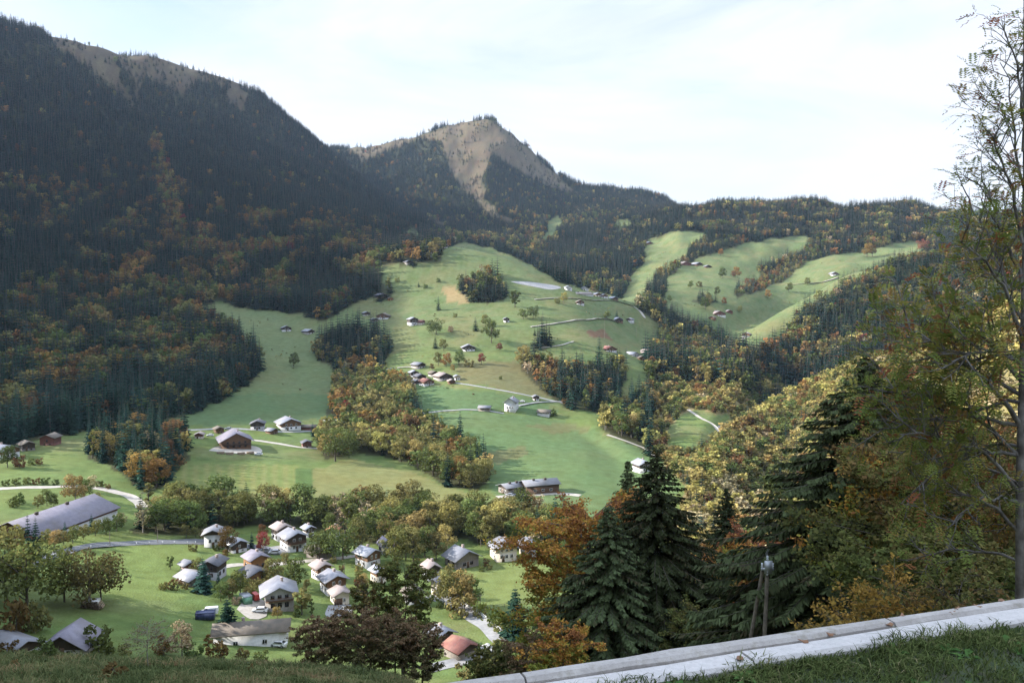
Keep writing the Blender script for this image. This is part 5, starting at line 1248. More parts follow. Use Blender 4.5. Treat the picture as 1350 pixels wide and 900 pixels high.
# the nearest and largest trees of the woods as things of their own
def zone_of(i):
    W = WOODS['wood']
    names = ['hedge', 'copse', 'rightwood', 'grove', 'river', 'thicket', 'ridgegrove', 'thicket', 'edge', 'edge']
    for k, n in enumerate(names):
        if W[k][i]: return n
    if WOODS['slope'][i]: return 'slope'
    if WOODS['px'][i] < 470: return 'leftforest'
    return 'gorge'
def pick_individuals():
    n_leaf = 296 - sum(t['kind'] == 'leaf' for t in TREES); n_spr = 292 - sum(t['kind'] == 'spruce' for t in TREES)
    W = WOODS
    ok = keep_clear_mask(W['x'], W['y']) & (seen_from_terrace(W['x'], W['y'], W['h'] * .75) > 0) & (W['px'] > 4) & (W['px'] < 1330)
    ok &= ~((W['py'] > 640) & (W['px'] > 740) & (W['px'] < 960)) & ~((W['px'] > 1010) & (W['py'] > 560))
    W['drop'] = ~keep_clear_mask(W['x'], W['y'])
    for leaf, n in ((True, n_leaf), (False, n_spr)):
        c = np.where(ok & ((W['kind'] >= 0) == leaf))[0]
        c = c[np.argsort(-W['size'][c])][:max(n, 0)]
        for i in c:
            kd = int(W['kind'][i])
            if kd < 0: k, col = 'spruce', 'spruce'
            else: col = DECID[kd]; k = (col, 'thin' if col == 'bare' else random.choice(['round', 'round', 'tall', 'wide']))
            h = float(W['h'][i]); x, y = float(W['x'][i]), float(W['y'][i])
            wid = random.uniform(.9, 1.15) * (1.15 if kd >= 0 else 1.05)
            o = put_tree((x, y, float(height(x, y)) - .15), h, k, wid, random.randrange(4))
            TREES.append(dict(o=o, px=float(W['px'][i]), py=float(W['py'][i]), h=h, size=float(W['size'][i]), kind='spruce' if kd < 0 else 'leaf', col=col, shape='' if kd < 0 else k[1], zone=zone_of(i), fixed=False))
        INDIV[c] = True
INDIV = np.zeros(len(WOODS['x']), bool)
pick_individuals()
INDIV |= WOODS['drop']
# ------------------------------------------------------------------ terrace, wall, lawn
EYE = 1.6
def plane_pt(px, py, z):
    u, v = uv(px, py); y = z / float(v); return Vector((float(u) * y, y, z))
ZO, ZI, ZL = -1.49, -1.50, -1.545
o1, o2 = plane_pt(620, 893.5, ZO), plane_pt(1350, 785.5, ZO)
m1, m2 = plane_pt(620, 906, ZO), plane_pt(1350, 796.5, ZO)
i1, i2 = plane_pt(900, 892, ZI), plane_pt(1350, 811, ZI)
wd_ = (o2 - o1).normalized(); wn_ = Vector((-wd_.y, wd_.x, 0)).normalized()
def off(p): return (p - o1).dot(wn_)
w_mid = (off(m1) + off(m2)) / 2; w_in = .65 * off(i1) + .35 * off(i2)
def wall_part(name, parent, s0, s1, n0, n1, z0, z1, m, seg, rag=.006, seed=0):
    """slab along the wall line with slightly worn edges"""
    g = np.random.default_rng(seed); n = max(2, int((s1 - s0) / seg)); V, Fq = [], []
    for k in range(n + 1):
        s = s0 + (s1 - s0) * k / n
        a, b = n0 + g.normal() * rag, n1 + g.normal() * rag
        c = .015
        prof = [(a, z0), (a, z1 - c), (a - c * (1 if n1 < n0 else -1), z1), (b + c * (1 if n1 < n0 else -1), z1), (b, z1 - c), (b, z0)]
        for q, z in prof:
            p = o1 + wd_ * s + wn_ * q; V.append((p.x, p.y, z + g.normal() * .0015))
    for k in range(n):
        for j in range(5): Fq.append((k * 6 + j, k * 6 + j + 1, (k + 1) * 6 + j + 1, (k + 1) * 6 + j))
    e = n * 6
    Fq2 = [tuple(f) for f in Fq] + [tuple(range(5, -1, -1)), tuple(e + j for j in range(6))]
    return link(name, mesh_from(name, V, Fq2, [m]), parent)
def concrete(name, a, b, lich, amt):
    m, nt, out = mat(name)
    n1 = noise(nt, 3.0, 7); n2 = noise(nt, 38, 5); n3 = noise(nt, 11, 6, rough=.7); n4 = noise(nt, 140, 2)
    c = mixcol(nt, ramp(nt, n1, .35, .65), a, b)
    c = mixcol(nt, ramp(nt, n2, .35, .7, 0, .45), c, [v * .72 for v in b])
    c = mixcol(nt, ramp(nt, n3, .52, .66, 0, amt), c, lich)
    c = mixcol(nt, ramp(nt, n4, .62, .72, 0, .5), c, [v * .45 for v in b])
    p = N(nt, 'ShaderNodeBsdfPrincipled', i_Roughness=.95); L(nt, c, p.inputs['Base Color'])
    ad = N(nt, 'ShaderNodeMath', operation='ADD'); L(nt, n2, ad.inputs[0]); L(nt, n3, ad.inputs[1])
    bp = N(nt, 'ShaderNodeBump', i_Strength=.5, i_Distance=.012); L(nt, ad.outputs[0], bp.inputs['Height']); L(nt, bp.outputs[0], p.inputs['Normal'])
    L(nt, p.outputs[0], out.inputs[0]); return m
CON_IN = concrete('pale_concrete', (.49, .45, .42), (.43, .395, .37), (.34, .33, .30), .35)
CON_OUT = concrete('weathered_stone', (.39, .355, .32), (.295, .265, .24), (.20, .175, .13), .7)
wall_t = thing('terrace_wall', 'low wall of pale concrete edging the lawn of the terrace', 'wall')
# weathered outer coping in blocks, bright inner strip
s = -6.0; k = 0
while s < 7.6:
    ln = 1.55 + .25 * math.sin(k * 2.1)
    wall_part('coping_stone', wall_t, s + .005, s + ln - .005, 0, w_mid + .004, -2.2, ZO + .003 * math.sin(k * 5.0), CON_OUT, .2, .003, k)
    s += ln; k += 1
q0 = -6.0; k = 0
while q0 < s - .5:
    ln = 2.35 + .3 * math.sin(k * 1.7 + 1)
    wall_part('inner_kerb', wall_t, q0 + .004, min(q0 + ln, s) - .004, w_mid - .004, w_in + .004 * math.sin(k * 3), -2.3, ZI + .003 * math.sin(k * 2.3), CON_IN, .3, .003, 99 + k)
    q0 += ln; k += 1
wall_part('wall_body', wall_t, -6, s, -.03, w_in + .05, -5.5, -2.21, CON_OUT, .3, .01, 77)
# fallen leaves on the wall
dead = plain('dead_leaf', (.20, .10, .05), .8)
for (lx, ly) in ((1060, 845), (1095, 836), (1255, 808), (1262, 803), (1290, 800), (975, 868), (1172, 823), (1320, 792), (1190, 812)):
    p = plane_pt(lx, ly, ZI + .004); a = random.uniform(0, 6); q = []
    for kk in range(8):
        t = kk / 8 * 2 * math.pi; rr = .020 * (1 + .35 * math.cos(3 * t)); q.append((rr * math.cos(t), .7 * rr * math.sin(t), .004 + .006 * math.cos(2 * t)))
    q2 = [(x, y, z - .002) for x, y, z in q]
    Fq = [tuple(range(8)), tuple(range(15, 7, -1))] + [(i, 8 + i, 8 + (i + 1) % 8, (i + 1) % 8) for i in range(8)]
    lf = link('fallen_leaf', mesh_from('fallen_leaf', q + q2, Fq, [dead]), None, p); lf.rotation_euler = (0, 0, a)
    tag(lf, 'brown fallen leaf lying on the pale concrete wall top', 'leaf', 'fallen leaves on the wall')

lawn_m, nt, out = mat('lawn_soil'); n1 = noise(nt, 6, 5); n2 = noise(nt, 40, 4)
p_ = N(nt, 'ShaderNodeBsdfPrincipled', i_Roughness=1.0)
L(nt, mixcol(nt, ramp(nt, n2, .4, .65), mixcol(nt, ramp(nt, n1, .35, .65), (.035, .060, .018), (.050, .045, .025)), (.028, .040, .015)), p_.inputs['Base Color']); L(nt, p_.outputs[0], out.inputs[0])
gx = np.linspace(-6.5, 8.5, 120); gn = np.linspace(0, 1, 60); V = []
for q in gn:
    for sx in gx:
        p = o1 + wd_ * sx + wn_ * (w_in + .03 - q * 6.5); V.append((p.x, p.y, 0))
V = np.array(V); V[:, 2] = ZL + .035 * fbm(V[:, 0] / .9, V[:, 1] / .9, 3) + .02 * fbm(V[:, 0] * 3, V[:, 1] * 3, 2)
n = len(gx); Fq = np.array([(a * n + b, a * n + b + 1, (a + 1) * n + b + 1, (a + 1) * n + b) for a in range(59) for b in range(n - 1)])
setting(link('lawn', mesh_from('lawn', V, Fq, [lawn_m], smooth=True)))
def grass_mat(name, cols, trans=.25):
    m, nt, out = mat(name); at = N(nt, 'ShaderNodeAttribute', attribute_name='tint')
    cr = N(nt, 'ShaderNodeValToRGB'); L(nt, at.outputs['Fac'], cr.inputs[0])
    el = cr.color_ramp.elements
    while len(el) < len(cols): el.new(.5)
    for e, (pos, c) in zip(el, cols): e.position = pos; e.color = (*c, 1)
    d = N(nt, 'ShaderNodeBsdfDiffuse'); t = N(nt, 'ShaderNodeBsdfTranslucent'); mx = N(nt, 'ShaderNodeMixShader'); mx.inputs[0].default_value = trans
    L(nt, cr.outputs[0], d.inputs[0]); L(nt, cr.outputs[0], t.inputs[0]); L(nt, d.outputs[0], mx.inputs[1]); L(nt, t.outputs[0], mx.inputs[2]); L(nt, mx.outputs[0], out.inputs[0]); return m
def blades(name, base, hgt, wid, lean, tint, m, g):
    """curved blades of grass, two faces each"""
    k = len(base); a = g.uniform(0, 6.283, k); d = np.stack([np.cos(a), np.sin(a), np.zeros(k)], 1)
    b = g.uniform(0, 6.283, k); sd_ = np.stack([np.cos(b), np.sin(b), np.zeros(k)], 1)
    up = np.array([0, 0, 1.0]); h = hgt[:, None]; w = wid[:, None]; ln = lean[:, None]
    p0 = base; p1 = base + up * h * .6 + d * h * ln * .35; p2 = base + up * h * (1 - .35 * ln) + d * h * ln
    V = np.stack([p0 - sd_ * w, p0 + sd_ * w, p1 + sd_ * w * .8, p1 - sd_ * w * .8, p2 + sd_ * w * .12, p2 - sd_ * w * .12], 1).reshape(-1, 3)
    i = np.arange(k)[:, None] * 6
    Fq = np.concatenate([i + np.array([[0, 1, 2, 3]]), i + np.array([[3, 2, 4, 5]])], 0)
    me = mesh_from(name, V, Fq, [m]); tint_attr(me, np.concatenate([tint, tint])); return setting(link(name, me), 'stuff')
g = np.random.default_rng(21)
kk = 110000
sx = g.uniform(-.2, 4.6, kk); q = (g.random(kk) ** 1.25) * 2.3
jit = .05 * noise2(sx * 4, sx * 0 + 3) + .025 * noise2(sx * 14, sx * 0)
inner = w_in + .02 + jit - q
P0 = np.array(o1)[None, :] + np.array(wd_)[None, :] * sx[:, None] + np.array(wn_)[None, :] * inner[:, None]
P0[:, 2] = ZL + .035 * fbm(P0[:, 0] / .9, P0[:, 1] / .9, 3) + .02 * fbm(P0[:, 0] * 3, P0[:, 1] * 3, 2) - .005
dn = fbm(P0[:, 0] * 2.2, P0[:, 1] * 2.2, 3)
kp = g.random(kk) < np.clip(.75 + dn, .25, 1)
P0, q, dn = P0[kp], q[kp], dn[kp]; kk = len(P0)
edge = np.exp(-q / .10)
hh = .82 * (.028 + .035 * g.random(kk) ** 2 + .05 * edge * g.random(kk)) * (1 + .6 * dn)
blades('lawn_grass', P0, hh, g.uniform(.0018, .0034, kk), g.uniform(.3, 1.5, kk), np.clip(.40 + .3 * dn + .22 * g.normal(size=kk), 0, 1),
       grass_mat('lawn_blades', [(0, (.038, .054, .018)), (.45, (.080, .104, .034)), (.8, (.130, .150, .052)), (1, (.24, .21, .11))]), g)
# broad weeds in the lawn
wc, wt = [], []
for _ in range(150):
    sx_ = g.uniform(.3, 4.2); qq = g.uniform(.05, 1.5); p = o1 + wd_ * sx_ + wn_ * (w_in - qq)
    for a in np.linspace(0, 6.28, 8)[:-1] + g.uniform(0, 1):
        ln = g.uniform(.035, .075); d = np.array([math.cos(a), math.sin(a), 0]); s_ = np.array([-d[1], d[0], 0]); b = np.array([p.x, p.y, ZL + .015])
        up = np.array([0, 0, 1.0]) * g.uniform(.25, .8)
        w0 = ln * .22
        wc.append([b, b + d * ln * .55 - s_ * w0 + up * ln * .6, b + d * ln + up * ln * .55, b + d * ln * .55 + s_ * w0 + up * ln * .6]); wt.append(g.uniform(.4, .95))
me = mesh_from('lawn_weeds', np.array(wc).reshape(-1, 3), np.arange(len(wc) * 4).reshape(-1, 4), [grass_mat('weed_leaves', [(0, (.03, .07, .02)), (1, (.085, .155, .045))])]); tint_attr(me, wt)
setting(link('lawn_weeds', me), 'stuff')

# ------------------------------------------------------------------ rough grass of the bank below the terrace
kk = 230000
ph = np.radians(g.uniform(-38, 4, kk)); rr = 34 + 42 * g.random(kk)
P0 = np.stack([np.sin(ph) * rr, np.cos(ph) * rr], 1)
tf = fbm(P0[:, 0] / 1.6, P0[:, 1] / 1.6, 3); tb = fbm(P0[:, 0] / 6, P0[:, 1] / 4, 3)
kp = g.random(kk) < np.clip(.45 + 1.1 * tf, .06, 1)
P0, tf, tb = P0[kp], tf[kp], tb[kp]; kk = len(P0)
P0 = np.column_stack([P0, height(P0[:, 0], P0[:, 1]) - .03])
blades('bank_grass', P0, (.14 + .30 * g.random(kk) ** 2) * (1 + .9 * np.clip(tf, -.5, 1)), g.uniform(.012, .030, kk), g.uniform(.2, 1.2, kk), np.clip(.42 + .45 * tb + .16 * g.normal(size=kk), 0, 1),
       grass_mat('bank_blades', [(0, (.058, .080, .030)), (.42, (.115, .132, .054)), (.72, (.19, .165, .078)), (1, (.29, .18, .10))]), g)
for px, py, h, w_ in ((152, 893, .75, 1.7), (330, 884, .45, .9), (20, 880, .5, 1.0)):
    gp = ground(px, py, 20)
    o = put_tree((gp.x, gp.y, gp.z - .05), h, ('rust', 'bush'), w_, 1)
    o['label'] = {152: 'low rounded dark shrub alone on the rough grassy bank', 330: 'small brownish tuft shrub on the rough grass bank below the village road', 20: 'small brown shrub at the end of the rough grassy bank'}[px]

# ------------------------------------------------------------------ big trees near the terrace
def near_spruce(seed, slope, name_lab, px, top_row, r, dens=1.0, low=.14):
    """spruce of drooping boughs, each bough feathered with needle sprays; slope = spread per metre below the tip"""
    g = np.random.default_rng(seed)
    u, v = uv(px, top_row); y = r * math.cos(math.atan(float(u))); x = float(u) * y
    zb = float(height(x, y)); H_ = float(v) * y - zb
    V, T, br = [], [], []
    z = H_ * low; k = 0; up = np.array([0, 0, 1.0])
    while z < H_ - .2:
        d = H_ - z; t = z / H_
        L0 = slope * d * (1 - .22 * sst(.55, 1.0, d / H_)) + .10
        nb = int(7 + min(8, d * .8))
        for b in range(nb):
            az = 2 * math.pi * b / nb + k * 1.9 + g.uniform(-.3, .3)
            Lb = L0 * (1 - .5 * g.random() ** 2.2) * g.uniform(.9, 1.12)
            o = np.array([math.cos(az), math.sin(az), 0]); s_ = np.array([-o[1], o[0], 0])
            dr = g.uniform(.22, .46) * (1.05 - .85 * t); zb0 = z + g.uniform(-.35, .35) * min(1, d / 3); lift = .5 * max(0, t - .8) * 4
            def pt(a):
                a = np.asarray(a)[..., None]
                return o * Lb * a + up * (zb0 + Lb * (.14 * a * (1 - t) - dr * 1.5 * a * a + .55 * dr * a ** 4 + lift * a * .35))
            w_ = .010 + .007 * min(Lb, 5); br.append((pt(0.0), pt(.5), pt(.96), w_))
            n = max(5, int(Lb / (.10 / dens)) * 2)
            a = np.sqrt(np.clip(g.random(n), .02, 1)) if Lb > 1.2 else g.random(n)
            p = pt(a); sd = np.where(g.random(n) < .5, -1.0, 1.0)[:, None]
            tl = (.16 + .22 * Lb * (1.12 - a) * (.4 + .6 * a) * g.uniform(.5, 1.15, n))[:, None]
            tl = np.minimum(tl, .46)
            q = o * g.uniform(.3, .9, (n, 1)) + s_ * sd * g.uniform(.4, 1.0, (n, 1)) - up * g.uniform(.15, .95, (n, 1)); q /= np.linalg.norm(q, axis=1, keepdims=True)
            wv = np.cross(q, o * .3 + up * g.uniform(.2, 1, (n, 1)) + s_ * g.normal(size=(n, 1)) * .6); wv /= np.linalg.norm(wv, axis=1, keepdims=True)
            ww = g.uniform(.038, .075, (n, 1)); e = p + q * tl; m = e * .6 + p * .4 - up * .03; e2 = e - up * .06 * tl
            V.append(np.stack([p - wv * ww * .6, p + wv * ww * .6, m + wv * ww, m - wv * ww, m - wv * ww, m + wv * ww, e2 + wv * ww * .22, e2 - wv * ww * .22], 1).reshape(-1, 3))
            tt = np.clip(g.uniform(.15, .85) + g.uniform(-.25, .25, n) + .2 * (a - .6), 0, 1); T.append(np.repeat(tt, 2))
        z += (.15 + .08 * min(1, d / 10)) * g.uniform(.7, 1.3); k += 1
    V = np.concatenate(V)
    cm = mesh_from('crown', V, np.arange(len(V)).reshape(-1, 4), [SPR_NEAR]); tint_attr(cm, np.concatenate(T))
    tr = [tube([(0, 0, -1), (0, 0, H_ * .3), (.05, 0, H_ * .7), (0, 0, H_)], [.016 * H_, .012 * H_, .006 * H_, .01], 8)]
    for a, b, c, w_ in br: tr.append(tube([a, b, c], [w_, w_ * .6, w_ * .2], 3))
    tv, tf_ = cat_(tr)
    o = thing('spruce_tree', name_lab, 'tree', (x, y, zb), g.uniform(0, 6), 'near trees below the terrace')
    link('crown', cm, o); link('trunk', mesh_from('trunk', tv, tf_, [BARK]), o); return o
SPR_NEAR = foliage_mat('near_spruce_needles', (.050, .062, .028), .5, .01, .15, (.11, .09, .05))
near_spruce(1, .62, 'tallest dark spruce just beyond the wall, with sunlit green meadow behind its tip', 866, 588, 62, dens=1.0)
near_spruce(2, .58, 'shorter dark spruce leaning into the left flank of the tallest spruce, beside the autumn beech', 803, 662, 58, dens=1.1)
near_spruce(3, .72, 'big dense spruce between the wooden pole and the leafy rowan', 1142, 458, 42, dens=1.15)
near_spruce(4, .40, 'slim dark spruce standing back in the gap between two big spruces', 958, 640, 82)
near_spruce(5, .34, 'thin spruce top showing above the rusty crown of the beech', 828, 604, 74)
near_spruce(6, .50, 'dark spruce half hidden behind the branches of the leafy rowan', 1195, 470, 50, dens=1.0)

def near_leafy(seed, px, top_row, r, wid, mat_, label, nleaf, leaf, base_row=None, bark=BARK, group='near trees below the terrace', kind='broadleaf_tree', trunk=.02, low=.10, hh=None, cat='tree', rag=.5, flat=.75):
    """tree or bush with forking limbs and single leaves set along its twigs"""
    g = np.random.default_rng(seed)
    u, v = uv(px, top_row); y = r * math.cos(math.atan(float(u))); x = float(u) * y
    zb = float(height(x, y)); H_ = float(v) * y - zb
    if hh is not None and H_ > hh: zb = float(v) * y - hh; H_ = hh
    tr, tips = [], []
    nl = 22
    tr.append(tube([(0, 0, -.5), (.02 * H_, 0, H_ * .35), (-.01 * H_, .01 * H_, H_ * .62), (0, 0, H_ * .84)], [trunk * H_, trunk * .7 * H_, trunk * .22 * H_, .001 * H_], 7))
    for k in range(nl * 2):
        t = low + (.93 - low) * (k + g.random()) / (nl * 2); az = k * 2.4 + g.uniform(-.4, .4)
        prof = max(.22, 1 - ((t - .45) / .58) ** 2) ** .6 * g.uniform(.6, 1.15)
        Lb = wid * prof
        o = np.array([math.cos(az), math.sin(az), 0]); rise = g.uniform(.15, .6) + 1.6 * max(0, t - .7)
        b0 = np.array([0, 0, H_ * t * .86])
        b1 = b0 + o * Lb * .5 + np.array([0, 0, Lb * rise * .45]); b2 = b0 + o * Lb + np.array([0, 0, Lb * rise * .6])
        tr.append(tube([b0, b1, b2], [trunk * H_ * .28 * (1.1 - t), trunk * H_ * .15, .004 * H_ * .3], 4))
        for j in range(9):
            a = g.uniform(.25, 1.0); p = (1 - a) ** 2 * b0 + 2 * a * (1 - a) * b1 + a * a * b2
            d = o * g.uniform(.1, 1) + np.array([-o[1], o[0], 0]) * g.uniform(-1, 1) + np.array([0, 0, g.uniform(-.25, .55)]); d /= np.linalg.norm(d)
            e = p + d * wid * g.uniform(.14, .34)
            tr.append(tube([p, (p + e) / 2 + np.array([0, 0, .01]), e], [.0022 * H_, .0015 * H_, .0006 * H_], 3)); tips.append((p, e, t))
    pk = g.integers(0, len(tips), nleaf)
    A = np.array([t_[0] for t_ in tips])[pk]; E = np.array([t_[1] for t_ in tips])[pk]
    a = g.uniform(.1, 1.1, nleaf)[:, None]
    c = A * (1 - a) + E * a + g.normal(size=(nleaf, 3)) * wid * .035 * np.array([1, 1, .6])
    nrm = g.normal(size=(nleaf, 3)) * .6 + np.array([0, 0, flat])
    V, Fq = cards(c, nrm, leaf * g.uniform(.55, 1.35, nleaf), g, .6)
    cm = mesh_from('crown', V, Fq, [mat_])
    tint_attr(cm, np.clip(.5 + .3 * g.normal(size=nleaf), 0, 1))
    tn = np.clip(c[:, 2] / H_ * .75 + .9 * noise2(c[:, 0] / (wid * .45) + seed, c[:, 2] / (wid * .5) + c[:, 1] / (wid * .5)) * rag + .14 * g.normal(size=nleaf), 0, 1)
    at2 = cm.attributes.new('turn', 'FLOAT', 'FACE'); at2.data.foreach_set('value', tn.astype(np.float32))
    tv, tf_ = cat_(tr)
    o = thing(kind, label, cat, (x, y, zb), g.uniform(0, 6.28), group)
    link('crown', cm, o); link('trunk' if cat == 'tree' else 'stems', mesh_from('trunk', tv, tf_, [bark]), o); return o
M_BEECH = crown_of_two('beech_leaves', (.200, .215, .045), (.42, .215, .048), (.27, .12, .05))
M_RUSTY = crown_of_two('rusty_leaves', (.24, .18, .048), (.37, .15, .054), (.26, .105, .06))
M_OLIVE = crown_of_two('ash_leaves', (.085, .095, .033), (.125, .112, .038), (.17, .105, .045))
M_ASH = crown_of_two('green_ash_leaves', (.082, .100, .032), (.108, .118, .036), (.14, .12, .042))
M_PURP = crown_of_two('purple_brown_leaves', (.125, .115, .052), (.165, .10, .056), (.18, .125, .07))
M_YEL = crown_of_two('hazel_leaves', (.13, .095, .034), (.27, .175, .042), (.32, .19, .05))
near_leafy(11, 772, 628, 66, 7.0, M_BEECH, 'autumn beech turning from yellow green to rust at the flank of the tall spruces', 52000, .19, low=.12)
near_leafy(12, 812, 618, 72, 4.6, M_RUSTY, 'rust brown tree crown behind the tall spruces and the autumn beech', 24000, .19)
near_leafy(13, 1000, 672, 74, 4.4, M_RUSTY, 'reddish orange tree behind the wooden pole', 24000, .20)
near_leafy(14, 972, 700, 66, 4.6, M_BEECH, 'yellow green and orange tree between the tall spruce and the wooden pole', 26000, .19)
near_leafy(15, 1030, 690, 60, 3.4, M_RUSTY, 'rusty leaved sapling at the foot of the big dense spruce', 14000, .17)
near_leafy(21, 484, 738, 118, 3.4, M_OLIVE, 'tall narrow rusty olive tree, thinner of the two in front of the village', 13000, .26, low=.30, trunk=.012)
near_leafy(22, 532, 705, 112, 4.8, M_ASH, 'tall loose green tree rising in front of the middle of the village', 20000, .27, low=.34, trunk=.013)
for i, (px, tr_, r_, w_, lab) in enumerate(((425, 812, 60, 2.0, 'leftmost of the dark reddish brown bushes on the crest of the grassy bank'), (470, 800, 61, 2.6, 'widest dark reddish brown bush under the narrow rusty olive tree'), (520, 806, 62, 2.4, 'dark reddish brown bush under the tall loose green tree'), (556, 818, 61, 1.8, 'rightmost of the dark reddish brown bushes, next to the rusty roofed barn'))):
    near_leafy(31 + i, px, tr_, r_, w_, M_PURP, lab, 15000, .12, kind='shrub', low=.06, trunk=.016, cat='shrub', group='dark reddish brown bushes on the bank', hh=4.6)
near_leafy(41, 1180, 757, 15.5, 1.25, M_YEL, 'low bush with small yellow and orange leaves behind the wall', 6500, .06, kind='shrub', low=.05, trunk=.008, cat='shrub', group=None, hh=2.6)
near_leafy(42, 1105, 790, 17, .9, M_YEL, 'small twiggy bush with few yellow leaves at the wall under the dense spruce', 2400, .055, kind='shrub', low=.05, trunk=.008, cat='shrub', group=None, hh=2.0)
near_leafy(43, 1262, 742, 15, 1.1, M_OLIVE, 'twiggy olive bush at the wall near the foot of the rowan', 3500, .06, kind='shrub', low=.05, trunk=.009, cat='shrub', group=None, hh=2.4)
near_leafy(44, 1290, 575, 34, 5.4, M_OLIVE, 'dark olive tree behind the trunk of the rowan', 38000, .15, group='near trees below the terrace')
near_leafy(45, 1225, 560, 38, 4.4, M_BEECH, 'yellowish green tree behind the lower branches of the rowan', 24000, .15)
near_leafy(46, 1345, 560, 45, 6.4, M_OLIVE, 'broad dark tree at the side of the valley behind the rowan trunk', 34000, .17)
near_leafy(53, 1300, 500, 58, 3.4, M_RUSTY, 'orange rust tree glimpsed behind the rowan branches', 16000, .17)
near_leafy(47, 1240, 690, 26, 2.4, M_ASH, 'green thicket bush between the rowan trunk and the dense spruce', 16000, .11, kind='shrub', low=.05, cat='shrub', group=None, hh=6)
near_leafy(48, 742, 815, 52, 2.6, M_BEECH, 'olive undergrowth bush at the foot of the autumn beech', 16000, .14, kind='shrub', low=.05, cat='shrub', group=None, hh=6)
near_leafy(49, 700, 838, 56, 2.2, M_PURP, 'brownish undergrowth bush between the small spruce and the wall', 13000, .14, kind='shrub', low=.05, cat='shrub', group=None, hh=5)
near_leafy(50, 650, 845, 60, 2.0, M_ASH, 'green undergrowth bush just above the far end of the wall', 13000, .14, kind='shrub', low=.05, cat='shrub', group=None, hh=5)
near_leafy(51, 930, 790, 55, 3.0, M_ASH, 'green undergrowth between the tallest spruce and the wooden pole', 18000, .14, kind='shrub', low=.05, cat='shrub', group=None, hh=7)
near_leafy(52, 1060, 780, 48, 2.6, M_ASH, 'dark undergrowth bush to the right of the wooden pole', 16000, .14, kind='shrub', low=.05, cat='shrub', group=None, hh=7)
near_leafy(61, 194, 815, 49, 1.25, M_PURP, 'bare reddish sapling standing alone on the rough grassy bank', 1500, .055, low=.40, trunk=.013, group=None, bark=BARK_PALE, hh=4.0)

